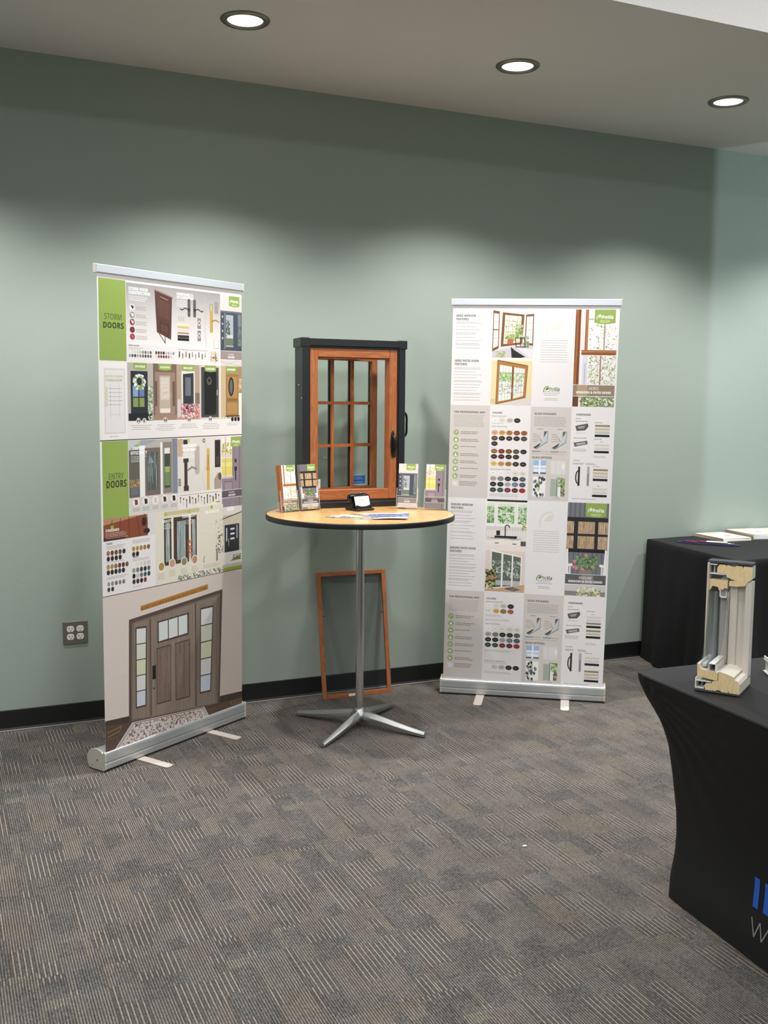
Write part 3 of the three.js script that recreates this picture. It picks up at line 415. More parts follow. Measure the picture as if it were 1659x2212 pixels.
  c.save(); c.beginPath(); [[172, 1940], [598, 1984], [626, 2040], [66, 2040]].forEach(([x, y], i) => (i ? c.lineTo(x, y) : c.moveTo(x, y))); c.closePath(); c.clip(); rect(c, '#d8cbc4', 0, 1900, 888, 140); for (let i = 0; i < 620; i++) { c.save(); c.translate(rr(60, 630), rr(1936, 2040)); c.rotate(rnd() * 6.3); c.fillStyle = i % 5 ? '#6b5850' : '#a3928a'; c.beginPath(); c.ellipse(0, 0, rr(2, 8), rr(1, 3.4), 0, 0, 7); c.fill(); c.restore(); } c.restore();
  stroke(c, '#6a5a58', 3, [164, 1936], [606, 1981], [640, 2040]); stroke(c, '#6a5a58', 3, [164, 1936], [48, 2040]);
}

function leafIcon(c, x, y, k) { oval(c, '#7d9a3c', x, y, 15, 14.5); oval(c, '#eef1e2', x, y, 12.4, 12); oval(c, '#84a042', x, y, 11, 10.6); c.strokeStyle = c.fillStyle = '#f3f4ea'; c.lineWidth = 2.2; if (k === 0) leafMark(c, x - 7, y - 7, 14, '#f3f4ea'); if (k === 1) { quad(c, '#f3f4ea', [x - 8, y], [x, y - 8], [x + 8, y]); rect(c, '#f3f4ea', x - 6, y, 12, 7); } if (k === 2) { rect(c, '#f3f4ea', x - 7, y - 5, 14, 10); rect(c, '#84a042', x - 5, y - 1, 10, 2); } if (k === 3) { oval(c, '#f3f4ea', x, y - 3, 4); oval(c, '#f3f4ea', x, y + 5, 7, 4); } if (k === 4) { c.beginPath(); c.ellipse(x, y, 6, 6, 0, 0, 7); c.stroke(); oval(c, '#f3f4ea', x, y, 3); } if (k === 5) { oval(c, '#f3f4ea', x - 3.4, y - 2, 4.4); oval(c, '#f3f4ea', x + 3.4, y - 2, 4.4); quad(c, '#f3f4ea', [x - 7.6, y], [x + 7.6, y], [x, y + 8]); } if (k === 6) { rect(c, '#f3f4ea', x - 6, y - 7, 5, 14); rect(c, '#f3f4ea', x, y - 2, 6, 9); } }
function glassCut(c, x, y) { quad(c, '#8c8a88', [x + 56, y], [x + 78, y], [x + 76, y + 58], [x + 20, y + 96], [x, y + 88], [x + 54, y + 52]); quad(c, '#3f4140', [x + 60, y + 4], [x + 68, y + 2], [x + 66, y + 54], [x + 12, y + 92], [x + 4, y + 88], [x + 58, y + 50]); quad(c, '#c3cbd0', [x + 70, y + 6], [x + 75, y + 6], [x + 73, y + 54], [x + 30, y + 84]); for (let i = 0; i < 4; i++) stroke(c, '#9a948d', 1.4, [x, y + 18 + i * 13], [x + 30, y + 22 + i * 9], [x + 48, y + 56]); lines(c, x - 2, y + 16, 30, 4, 13, '#8d867f', 1.8); }
function windowsBanner(c) {
  rect(c, PAPER, 0, -40, 866, 2100);
  const block = (Y, endure) => {
    const lo = endure ? 'ENDURE' : 'AERIS', y0 = Y, h1 = 502;
    fit(c, lo + ' WINDOW', 18, endure ? 137 : 123, Y + 30, Y + 41, INK, true); fit(c, 'FEATURES', 18, 86, Y + 48, Y + 59, INK, true);
    { let y = Y + 68; for (let i = 0; i < (endure ? 9 : 8); i++) { const two = i % 3 === 0; lines(c, 18, y, 140, two ? 2 : 1, 7, '#8f8982', 2, 0.3); y += two ? 24 : 16; } }
    fit(c, lo + ' PATIO DOOR', 17, endure ? 159 : 145, Y + 267, Y + 278, INK, true); fit(c, 'FEATURES', 17, 84, Y + 285, Y + 296, INK, true);
    { let y = Y + 308; for (let i = 0; i < 11; i++) { const two = i % 4 === 0; lines(c, 16, y, 150, two ? 2 : 1, 7, '#8f8982', 2, 0.3); y += two ? 22 : 15; } }
    const px = 214, pw = 214;
    if (!endure) {
      rect(c, '#ded8dc', px, Y, pw, 253); rect(c, '#efebee', px, Y, pw, 30);
      const win = (a, b, d, e, nx, ny) => { quad(c, '#7c5332', a, b, d, e); const L = (p, q, t) => [p[0] + (q[0] - p[0]) * t, p[1] + (q[1] - p[1]) * t], I = (u, v) => L(L(a, b, u), L(e, d, u), v); quad(c, '#e9ead8', I(0.12, 0.07), I(0.88, 0.07), I(0.88, 0.93), I(0.12, 0.93)); return I; };
      const I1 = win([px + 50, Y + 16], [px + 164, Y + 28], [px + 156, Y + 182], [px + 44, Y + 196]); leaves(c, px + 62, Y + 40, 84, 134, 120, ['#cdd6a0', '#e3e6c8', '#a9b87c', '#f0efe0'], 4, 10); for (let i = 1; i < 4; i++) stroke(c, '#8f8a7a', 1.6, I1(0.12 + i * 0.19, 0.07), I1(0.12 + i * 0.19, 0.93)); for (let i = 1; i < 5; i++) stroke(c, '#8f8a7a', 1.6, I1(0.12, 0.07 + i * 0.17), I1(0.88, 0.07 + i * 0.17));
      win([px, Y + 6], [px + 34, Y + 12], [px + 34, Y + 204], [px, Y + 222]); win([px + 172, Y + 28], [px + 214, Y + 24], [px + 214, Y + 190], [px + 170, Y + 182]); rect(c, '#7c5332', px, Y + 104, 30, 6);
      for (let i = 1; i < 4; i++) { stroke(c, '#8f8a7a', 1.4, [px + 8, Y + 20 + i * 44], [px + 30, Y + 24 + i * 42]); stroke(c, '#8f8a7a', 1.4, [px + 180, Y + 34 + i * 36], [px + 210, Y + 32 + i * 38]); }
      quad(c, '#cfc6cb', [px, Y + 222], [px + 160, Y + 184], [px + 214, Y + 192], [px + 214, Y + 253], [px, Y + 253]); leaves(c, px + 66, Y + 130, 50, 28, 40, ['#7f9a4f', '#a5bb72'], 4, 9); rect(c, '#c0674a', px + 80, Y + 156, 30, 26); leaves(c, px + 118, Y + 80, 40, 66, 50, ['#93ab62', '#b5c58c', '#6f8a4a'], 4, 10); leaves(c, px + 158, Y + 140, 34, 60, 40, ['#6f8a5a', '#8fa080'], 4, 9); stroke(c, '#4a1f1b', 4, [px + 120, Y + 150], [px + 168, Y + 150], [px + 172, Y + 196], [px + 126, Y + 196], [px + 120, Y + 150]); stroke(c, '#4a1f1b', 3, [px + 146, Y + 150], [px + 148, Y + 196]); quad(c, '#2b2524', [px + 98, Y + 196], [px + 118, Y + 214], [px + 176, Y + 248], [px + 150, Y + 253], [px + 104, Y + 253]); quad(c, '#e3dcde', [px + 130, Y + 200], [px + 214, Y + 206], [px + 214, Y + 253], [px + 190, Y + 250]); leaves(c, px + 20, Y + 218, 50, 34, 40, ['#9aa86a', '#c3c79a'], 4, 8);
      rect(c, '#e6d8a4', px, Y + 258, pw, 244); rect(c, '#f1ece0', px, Y + 258, pw, 10); quad(c, '#8a5a33', [px + 30, Y + 264], [px + 192, Y + 292], [px + 184, Y + 462], [px + 26, Y + 500]); quad(c, '#b07a47', [px + 34, Y + 270], [px + 188, Y + 297], [px + 181, Y + 458], [px + 30, Y + 494]); quad(c, '#e8ebe2', [px + 44, Y + 290], [px + 108, Y + 300], [px + 106, Y + 470], [px + 40, Y + 484]); quad(c, '#e8ebe2', [px + 120, Y + 302], [px + 176, Y + 310], [px + 170, Y + 452], [px + 118, Y + 468]);
      leaves(c, px + 44, Y + 330, 62, 50, 90, ['#9cc07a', '#7da860', '#c2d6a6'], 4, 9); leaves(c, px + 120, Y + 330, 54, 50, 60, ['#b9cfa2', '#dfe6d4', '#9ab27f'], 4, 9); leaves(c, px + 44, Y + 380, 130, 70, 70, ['#c9c5c0', '#a9a49c', '#e6e2dc'], 3, 8); for (let i = 1; i < 4; i++) { stroke(c, '#9a9488', 1.5, [px + 44 + i * 16, Y + 294 + i * 2], [px + 41 + i * 16, Y + 482 - i * 4]); stroke(c, '#9a9488', 1.5, [px + 120 + i * 14, Y + 304 + i * 2], [px + 118 + i * 13, Y + 466 - i * 4]); } for (let i = 1; i < 5; i++) stroke(c, '#9a9488', 1.5, [px + 42, Y + 290 + i * 38], [px + 174, Y + 306 + i * 32]); stroke(c, '#6d4425', 5, [px + 113, Y + 298], [px + 112, Y + 472]); quad(c, '#d8d3cc', [px, Y + 502], [px + 40, Y + 500], [px + 214, Y + 456], [px + 214, Y + 502]); rect(c, '#d9c48c', px, Y + 470, 22, 24);
    } else {
      rect(c, '#e9e3de', px, Y, pw, 253); rect(c, '#2c2624', px, Y, pw, 10); for (const [x, w] of [[px, 40], [px + 58, 90], [px + 166, 48]]) { rect(c, '#f4f0ec', x - 6, Y + 12, w + 12, 132); rect(c, '#dce6cc', x, Y + 20, w, 112); leaves(c, x, Y + 36, w, 92, 130, ['#6f9a5a', '#8fb878', '#4f7a44', '#c0d6ae'], 4, 10); rect(c, '#efebe6', x, Y + 72, w, 3); rect(c, '#efebe6', x + w / 2 - 1, Y + 20, 2, 112); streaks(c, x, Y + 20, w, 112, 12, ['#efefe6']); }
      rect(c, '#ddd6cf', px, Y + 146, pw, 20); for (let i = 0; i < 16; i++) rect(c, '#c9c0b8', px + i * 14, Y + 146, 1.5, 58); rect(c, '#e4ddd6', px, Y + 196, pw, 14); quad(c, '#1f1c1b', [px + 46, Y + 196], [px + 168, Y + 196], [px + 160, Y + 212], [px + 44, Y + 212]); streaks(c, px, Y + 206, pw, 12, 30, ['#4a4340', '#f1ece6'], false, 0.8); stroke(c, '#1d1a19', 5, [px + 102, Y + 196], [px + 102, Y + 160]); c.strokeStyle = '#1d1a19'; c.lineWidth = 5; c.beginPath(); c.arc(px + 112, Y + 148, 11, Math.PI, 0.2); c.stroke(); stroke(c, '#1d1a19', 5, [px + 101, Y + 166], [px + 101, Y + 146]); rect(c, '#2e2b29', px + 54, Y + 168, 20, 26); leaves(c, px + 190, Y + 124, 24, 40, 30, ['#d8c56a', '#8a9a4a'], 3, 7); rect(c, '#f0e7de', px, Y + 218, pw, 30); rect(c, '#2b2725', px + 48, Y + 234, 20, 4); rect(c, '#2b2725', px + 142, Y + 236, 22, 4); rect(c, '#5c5450', px + 186, Y + 222, 28, 26);
      rect(c, '#e4d3c7', px, Y + 252, pw, 250); rect(c, '#f0e2d7', px, Y + 252, pw, 26); quad(c, '#f2ede8', [px + 26, Y + 272], [px + 196, Y + 306], [px + 194, Y + 468], [px + 36, Y + 494]); for (const [a, b] of [[34, 86], [96, 142], [150, 190]]) { quad(c, '#5f6a5e', [px + a, Y + 278 + a * 0.17], [px + b, Y + 278 + b * 0.17], [px + b, Y + 486 - b * 0.12], [px + a, Y + 486 - a * 0.12]); leaves(c, px + a, Y + 330, b - a, 96, 90, ['#8fa38a', '#c3cfc0', '#4f5f50', '#e0e6de'], 2, 7); rect(c, '#b9bcb8', px + a, Y + 440, b - a, 26); leaves(c, px + a + 10, Y + 346, 20, 16, 12, ['#8a6a4a', '#5f7a4a'], 4, 8); }
      leaves(c, px, Y + 380, 60, 110, 70, ['#4f5f3a', '#8a8a4a', '#2f3a2a', '#b0a35a'], 6, 14); oval(c, '#d07a66', px + 36, Y + 424, 14, 10); quad(c, '#c9a583', [px, Y + 492], [px + 60, Y + 486], [px + 214, Y + 458], [px + 214, Y + 502], [px, Y + 502]); quad(c, '#4a4643', [px + 106, Y + 484], [px + 150, Y + 474], [px + 196, Y + 488], [px + 150, Y + 499]); streaks(c, px + 106, Y + 476, 90, 22, 14, ['#d9d3cc'], false, 0.6);
    }
    leafMark(c, 492, Y + 52, 84, '#e2dbd3'); lines(c, 468, Y + 160, 142, 10, 12.3, '#b3aca4', 2.4, 0.06); seal(c, 490, Y + 398, 84); lines(c, 486, Y + 426, 94, 3, 9, '#8f8982', 2.2, 0.3, true); lines(c, 494, Y + 462, 78, 2, 8, '#8f8982', 2.2, 0.3, true);
    (endure ? cover.endure : cover.aeris)(c, 643, Y, 214, h1);
    // lower half
    const Z = Y + 507, grey = '#d4cdc6'; rect(c, grey, 0, Z, 213, endure ? 490 : 498); rect(c, grey, 429, Z, 213, endure ? 490 : 498);
    fit(c, 'THE PROFESSIONAL WAY', 21, 188, Z + 31, Z + 41, INK, true); lines(c, 21, Z + 52, 166, 9, 7.4, '#a29b94', 2.2, 0.06);
    const iy = [146, 186, 225, 264, 303, 342, 381].map((v) => Z + v); iy.forEach((y, i) => { leafIcon(c, 35, y, i); lines(c, 60, y - 5, 108, i % 3 === 2 ? 1 : 2, 9, '#5d5751', 2.6, 0.25); }); c.strokeStyle = '#e9e6e0'; c.lineWidth = 3; c.strokeRect(22, Z + 408, 27, 26); rect(c, '#e9e6e0', 26, Z + 412, 19, 18); lines(c, 60, Z + 410, 108, 3, 9, '#5d5751', 2.6, 0.2);
    fit(c, 'COLORS', 226, 279, Z + 31, Z + 41, INK, true); fit(c, endure ? 'Interior and Exterior Vinyl' : 'Exterior Vinyl Colors', 224, endure ? 316 : 300, Z + 50, Z + 57, '#6b655f', false, true);
    const rx = 17, ry = 12.5, white = '#f4f0e8', ring = (x, y) => { c.strokeStyle = '#d0c9be'; c.lineWidth = 1; c.beginPath(); c.ellipse(x, y, rx, ry, 0, 0, 7); c.stroke(); };
    const sw = (y, cols, x = 242) => cols.forEach((k, i) => { if (!k) return; oval(c, k, x + i * 39, y, rx, ry); if (k === white || k[1] > 'd') ring(x + i * 39, y); lines(c, x + i * 39 - 9, y - 1, 18, 1, 5, parseInt(k.slice(1, 3), 16) > 140 ? '#77716a' : '#b9b2aa', 1.8, 0.2, true); });
    const paint = [[white, white, '#efe9dd', '#e3dac6', '#ddd6c3'], ['#a8a49d', '#7d7c7a', '#2f2a28', '#2a2a2c', '#55585c'], ['#2a2b2a', '#242323', '#b0adb0', '#6f7e8c', '#4c5560'], ['#2c4a38', '#34503f', '#7d2d2f', '#5b2628', '#a32630']];
    if (!endure) {
      sw(Z + 76, [white, '#e3ddc9', '#c4c0b3', '#2b2726']); lines(c, 224, Z + 92, 70, 1, 5, '#a29b94', 2); fit(c, 'Interior Wood Finishes', 224, 306, Z + 106, Z + 113, '#6b655f', false, true);
      sw(Z + 142, ['#d3a283', '#d29a45', '#a9763c', '#8a4a28', '#97582c']); sw(Z + 172, ['#5c4433', '#3c201a', '#43382f', '#2d2622', '#45413d']); sw(Z + 201, ['#333030']); lines(c, 224, Z + 222, 30, 1, 5, '#a29b94', 2);
      sw(Z + 241, ['#8a6a3a', '#7a2f24', '#7a452a', '#4f4a33', '#2f2826']); sw(Z + 270, ['#3b2a22', '#4a1f22', '#2a2422', '#302a28']); lines(c, 224, Z + 288, 20, 1, 5, '#a29b94', 2); sw(Z + 308, ['#dcb56a', '#c08f49', '#97703a', '#3d2f27', '#2f2826']);
      fit(c, 'Interior/Exterior Paint Finishes', 222, 334, Z + 334, Z + 341, '#6b655f', false, true); paint.forEach((p, j) => sw(Z + [358, 388, 418, 449][j], p)); lines(c, 224, Z + 470, 170, 3, 6, '#a29b94', 1.8);
    } else {
      sw(Z + 75, [white, '#e6e0d2', '#c9c4b9', '#2a2523']); sw(Z + 104, [null, '#d7ab5b', '#8a6f4c', '#a9653f']); lines(c, 224, Z + 102, 28, 1, 5, '#6b655f', 2); lines(c, 224, Z + 126, 100, 2, 6, '#a29b94', 1.8); lines(c, 224, Z + 150, 160, 2, 6, '#a29b94', 1.8);
      fit(c, 'Exterior Paint Finishes', 222, 304, Z + 172, Z + 179, '#6b655f', false, true); paint.forEach((p, j) => sw(Z + [203, 234, 264, 294][j], p)); lines(c, 224, Z + 322, 170, 2, 6, '#a29b94', 1.8);
      fit(c, 'Cellular Smooth Cladding Colors', 222, 340, Z + 380, Z + 387, '#6b655f', false, true); lines(c, 224, Z + 394, 130, 1, 6, '#a29b94', 1.8); sw(Z + 416, [white, '#d3cfc7', '#bdb9b0', '#2b2625', '#221f1f']); lines(c, 224, Z + 444, 160, 2, 6, '#a29b94', 1.8);
    }
    fit(c, 'GLASS PACKAGES', 448, 563, Z + 31, Z + 41, INK, true); lines(c, 449, Z + 52, 172, 7, 7.8, '#8f8982', 2.2, 0.06); glassCut(c, 446, Z + 128); glassCut(c, 544, Z + 128); lines(c, 466, Z + 116, 40, 1, 5, '#6b655f', 2.4); lines(c, 572, Z + 116, 36, 1, 5, '#6b655f', 2.4);
    for (const x of [444, 540]) for (let i = 0; i < 10; i++) { if (i < 5) oval(c, endure ? '#6f8aa8' : '#8a8580', x + 3 + i * 8.6, Z + 236, 3.6); c.strokeStyle = endure ? '#6f8aa8' : '#8a8580'; c.lineWidth = 1; c.beginPath(); c.ellipse(x + 3 + i * 8.6, Z + 236, 3.6, 3.6, 0, 0, 7); c.stroke(); } lines(c, 442, Z + 248, 170, 1, 5, '#8f8982', 1.8, 0);
    fit(c, 'GLASS OPTIONS', 444, 549, Z + 263, Z + 273, INK, true); rect(c, '#c3d4ea', 452, Z + 284, 68, 70); rect(c, '#9dbbe2', 452, Z + 284, 68, 26); rect(c, '#e6edf4', 456, Z + 330, 60, 14); rect(c, '#3d4046', 452, Z + 348, 28, 6); rect(c, '#3d4046', 490, Z + 348, 30, 6); rect(c, '#f6f5f3', 482, Z + 284, 8, 70); rect(c, '#f6f5f3', 452, Z + 312, 68, 7); rect(c, '#dedad5', 544, Z + 284, 76, 70); rect(c, '#d1cdc8', 568, Z + 284, 3, 70); rect(c, '#f1eeea', 604, Z + 300, 12, 26);
    rect(c, '#f1efec', 452, Z + 370, 68, 106); rect(c, '#b9cf88', 478, Z + 386, 12, 60); for (let i = 0; i < 17; i++) { const x = rr(458, 514), y = rr(Z + 376, Z + 470); c.save(); c.translate(x, y); c.rotate(rr(-0.7, 0.7)); oval(c, ['#3d4044', '#55595e', '#7a7f84'][i % 3], 0, 0, 6, 8.5); stroke(c, '#4d5054', 1.2, [0, 8], [0, 16]); c.restore(); }
    rect(c, '#d3d2cb', 546, Z + 370, 76, 106); rect(c, '#a9b0a6', 546, Z + 380, 36, 92); rect(c, '#55504a', 580, Z + 370, 3, 106); rect(c, '#efece6', 584, Z + 374, 20, 98); leaves(c, 586, Z + 372, 36, 50, 60, ['#7d9a55', '#a9c07f', '#5c7a3f'], 3, 8); leaves(c, 600, Z + 420, 22, 52, 60, ['#3f3a2f', '#7a6a45', '#8f9a6a'], 2, 6); lines(c, 474, Z + 482, 24, 1, 4, '#8f8982', 1.8); lines(c, 566, Z + 482, 36, 1, 4, '#8f8982', 1.8);
    fit(c, 'HARDWARE', 666, 742, Z + 31, Z + 41, INK, true); lines(c, 664, Z + 56, 28, 1, 5, '#6b655f', 2.2); lines(c, 664, Z + 70, 74, 1, 5, '#6b655f', 2.6);
    quad(c, '#57544f', [664, Z + 96], [690, Z + 90], [728, Z + 82], [732, Z + 98], [716, Z + 118], [672, Z + 122]); quad(c, '#a39d92', [676, Z + 100], [716, Z + 92], [708, Z + 108], [680, Z + 112]); lines(c, 668, Z + 132, 50, 1, 5, '#8f8982', 1.8); lines(c, 660, Z + 158, 78, 1, 5, '#6b655f', 2.6); quad(c, '#6a6864', [658, Z + 184], [728, Z + 172], [732, Z + 190], [664, Z + 206]); quad(c, '#b9b5ad', [672, Z + 188], [718, Z + 180], [720, Z + 188], [676, Z + 198]); lines(c, 656, Z + 216, 84, 3, 6, '#8f8982', 1.8);
    const bars = (y, cols) => cols.forEach((k, i) => { rect(c, k, 766, y + i * 17, 76, k < '#3' ? 12 : 10); if (k > '#a' && k < '#d') rect(c, '#efe9dd', 766, y + i * 17 + 3, 76, 2.5); }), metal = ['#8f8468', '#b8a05a', '#a9a49a', '#1d1b1a'];
    lines(c, 764, Z + 76, 48, 1, 5, '#6b655f', 2.2); if (!endure) { bars(Z + 88, metal); lines(c, 764, Z + 162, 48, 1, 5, '#6b655f', 2.2); lines(c, 796, Z + 176, 18, 1, 5, '#6b655f', 2); bars(Z + 190, ['#d9cfc0', '#c9c2ba', '#1d1b1a']); } else { lines(c, 790, Z + 92, 18, 1, 5, '#6b655f', 2); bars(Z + 104, ['#d9d3c6', '#cfc8bb', '#8f8578', '#1d1b1a']); bars(Z + 178, ['#8f8468', '#a9a49a', '#1d1b1a']); } lines(c, 764, Z + 252, 66, 2, 6, '#8f8982', 1.8);
    lines(c, 660, Z + 276, 44, 1, 5, '#6b655f', 2.6); lines(c, 660, Z + 290, 60, 2, 6, '#6b655f', 2); lines(c, 726, Z + 290, 54, 2, 6, '#6b655f', 2); rect(c, '#2b2827', 688, Z + 310, 10, 102); c.strokeStyle = '#2b2827'; c.lineWidth = 6; c.beginPath(); c.ellipse(690, Z + 366, 13, 34, 0, Math.PI / 2, Math.PI * 1.5); c.stroke(); rect(c, '#b5b1ab', 734, Z + 308, 14, 104); rect(c, '#8f8b85', 737, Z + 346, 8, 62);
    lines(c, 764, Z + 306, 44, 1, 5, '#6b655f', 2.2); if (!endure) { bars(Z + 320, metal); lines(c, 790, Z + 410, 18, 1, 5, '#6b655f', 2); bars(Z + 422, ['#d9cfc0', '#c9c2ba', '#1d1b1a']); } else { bars(Z + 328, ['#d9cfc0', '#c9c2ba', '#1d1b1a']); bars(Z + 402, metal); } lines(c, 660, Z + 480, 160, 1, 5, '#8f8982', 1.8);
    lines(c, 660, Z + 480, 160, 1, 5, '#8f8982', 1.8);
  };
  block(13, false); block(1021, true);
}
function artTexture(w, h, top, draw) {
  const k = 2048 / (h + top), cv = canvas(Math.round(w * k), 2048), c = cv.getContext('2d'); c.scale(k, k); c.translate(0, top); draw(c);
  const t = new THREE.CanvasTexture(cv); t.colorSpace = THREE.SRGBColorSpace; t.anisotropy = 8; return t;
}

// ------------------------------------------------------------------ roll-up banners
function banner(label, pos, turn, W, H, top, railGap, lean, tilt, feet, art) {
  const t = thing('roll_up_banner', label, 'banner', pos, turn, 'roll-up banners by the wall');
  const L = W + 0.03;
  // housing: a D-shaped aluminium extrusion with two grooves in front
  const prof = [[0.012, 0.012], [0.012, 0.034], [0.007, 0.037], [0.007, 0.041], [0.012, 0.044], [0.012, 0.074], [0.010, 0.082], [0.006, 0.0855], [0.003, 0.084], [-0.004, 0.078], [-0.012, 0.084], [-0.03, 0.091], [-0.055, 0.092], [-0.078, 0.085], [-0.094, 0.068], [-0.1, 0.045], [-0.095, 0.022], [-0.084, 0.008], [-0.07, 0.005], [0.004, 0.005]];
  part(t, 'housing', extrudeX(prof, -L / 2 + 0.008, L / 2 - 0.008), M.alu);
  for (const s of [-1, 1]) {
    const x = s > 0 ? L / 2 - 0.008 : -L / 2;
    const cap = part(t, 'end_cap', extrudeX(prof.map(([z, y]) => [(z + 0.045) * 1.03 - 0.045, (y - 0.045) * 1.03 + 0.0465]), x, x + 0.008, 0.0008), M.aluPaint);
    for (const [r, y, z] of [[0.004, 0.048, -0.035], [0.0025, 0.02, -0.07]]) part(cap, 'screw', cyl(r, r, 0.003, 0, 0, 0, 12).rotateZ(Math.PI / 2).translate(s * (L / 2 + 0.001), y, z), M.steel);
  }
  for (const u of feet) {
    const s = new THREE.Shape(); s.moveTo(-0.022, 0); s.lineTo(0.022, 0); s.lineTo(0.022, 0.268); s.quadraticCurveTo(0.02, 0.285, 0.008, 0.285); s.lineTo(-0.01, 0.285); s.quadraticCurveTo(-0.022, 0.283, -0.022, 0.268); s.closePath();
    const g = extrude(s, 0.003, 0.0006, 6); g.rotateX(Math.PI / 2); g.translate(u, 0.0046, -0.09); part(t, 'foot', g, M.footMetal);
  }
  // plane of the hanging print
  const m = new THREE.Matrix4().makeTranslation(0, 0.075, 0).multiply(new THREE.Matrix4().makeRotationX(-lean)).multiply(new THREE.Matrix4().makeRotationZ(-tilt));
  const panel = new THREE.BoxGeometry(W, H + top, 0.0008).translate(0, (H + top) / 2 - 0.0, 0).applyMatrix4(m);
  const mats = [M.vinylBack, M.vinylBack, M.vinylBack, M.vinylBack, std({ map: art, roughness: 0.42 }), M.vinylBack];
  const pm = shade(new THREE.Mesh(panel, mats)); pm.name = 'printed_panel'; t.add(pm);
  const y0 = H + railGap, rail = part(t, 'top_rail', rbox(W + 0.014, 0.034, 0.016, 0.003, 0, y0 + 0.017, -0.001).applyMatrix4(m), M.aluLight);
  for (const s of [-1, 1]) part(rail, 'rail_cap', rbox(0.007, 0.038, 0.02, 0.002, s * (W / 2 + 0.008), y0 + 0.016, -0.001).applyMatrix4(m), M.aluPaint);
  part(t, 'support_pole', [cyl(0.008, 0.008, H - 0.02, 0, H / 2 + 0.09, -0.045), box(0.03, 0.02, 0.05, 0, H + 0.075, -0.03)], M.alu);
  return t;
}
banner('tall roll-up banner with green storm doors and entry doors panels', [1.0203, 0, 0.5018], 0.567, 0.8876, 2.0342, 0.03, 0.018, -0.0155, -0.009, [-0.25, 0.2], artTexture(888, 2034, 30, doorsBanner));
banner('tall mostly white roll-up banner about windows and patio doors', [2.9044, 0, 0.4963], -0.6037, 0.865, 2.0331, 0.02, 0.006, -0.0088, 0.0133, [-0.225, 0.235], artTexture(866, 2033, 20, windowsBanner));

// ------------------------------------------------------------------ high table
const TX = 1.897, TZ = 0.602, TT = 1.067;
{
  const t = thing('cocktail_table', 'tall round cocktail table with maple top and chrome pedestal', 'table', [TX, 0, TZ]);
  const top = new THREE.CylinderGeometry(0.4535, 0.4535, 0.022, 96).translate(0, TT - 0.0115, 0);
  { const p = top.attributes.position, uv = top.attributes.uv; for (let i = 0; i < p.count; i++) uv.setXY(i, p.getX(i), p.getZ(i)); }
  part(t, 'table_top', top, M.maple);
  part(t, 'edge_band', new THREE.LatheGeometry([[0.4535, 0.0005], [0.4565, -0.0015], [0.458, -0.006], [0.458, -0.021], [0.4565, -0.0245], [0.4535, -0.0255], [0.40, -0.0255]].map(([r, y]) => new THREE.Vector2(r, TT + y)).reverse(), 96), M.black);
  part(t, 'mounting_plate', [cyl(0.16, 0.16, 0.006, 0, TT - 0.0285, 0), cyl(0.026, 0.036, 0.03, 0, TT - 0.046, 0)], M.cast);
  part(t, 'column', [cyl(0.0203, 0.0203, 0.93, 0, 0.56, 0, 48)], M.chrome);
  part(t, 'hub', [new THREE.LatheGeometry([[0.0, 0.036], [0.03, 0.038], [0.045, 0.05], [0.044, 0.066], [0.034, 0.08], [0.027, 0.092], [0.022, 0.1], [0.0, 0.1]].map(([r, y]) => new THREE.Vector2(r, y)), 40)], M.cast);
  // four tapering cast legs with a ridge
  const st = [[0.015, 0.088, 0.046, 0.024, 0.052], [0.06, 0.082, 0.044, 0.018, 0.05], [0.12, 0.071, 0.036, 0.014, 0.046], [0.2, 0.055, 0.024, 0.011, 0.04], [0.28, 0.041, 0.014, 0.010, 0.034], [0.34, 0.032, 0.008, 0.009, 0.029], [0.36, 0.028, 0.007, 0.008, 0.026]];
  const pos = [], idx = [], ringOf = ([r, yt, yb, wt, wb]) => [[-wb / 2, yb], [-wb / 2 * 0.96, yb + (yt - yb) * 0.45], [-wt / 2, yt - 0.004], [-wt / 4, yt], [wt / 4, yt], [wt / 2, yt - 0.004], [wb / 2 * 0.96, yb + (yt - yb) * 0.45], [wb / 2, yb]].map(([z, y]) => [r, y, z]);
  st.forEach((s) => ringOf(s).forEach((v) => pos.push(...v))); const K = 8;
  for (let i = 0; i < st.length - 1; i++) for (let k = 0; k < K; k++) { const a = i * K + k, b = i * K + (k + 1) % K, c = a + K, d = b + K; idx.push(a, b, c, b, d, c); }
  for (let k = 1; k < K - 1; k++) { idx.push((st.length - 1) * K, (st.length - 1) * K + k, (st.length - 1) * K + k + 1); idx.push(0, k + 1, k); }
  const lg = new THREE.BufferGeometry(); lg.setAttribute('position', new THREE.Float32BufferAttribute(pos, 3)); lg.setIndex(idx); lg.computeVertexNormals();
  const leg = toCreasedNormals(lg, 0.7);
  for (let k = 0; k < 4; k++) {
    const a = THREE.MathUtils.degToRad(38.5 - 90 * k);
    const l = part(t, 'leg', leg.clone().rotateY(a), M.cast);
    part(l, 'glide', cyl(0.009, 0.011, 0.008, 0.345, 0.004, 0, 20).rotateY(a), M.cast);
  }
}

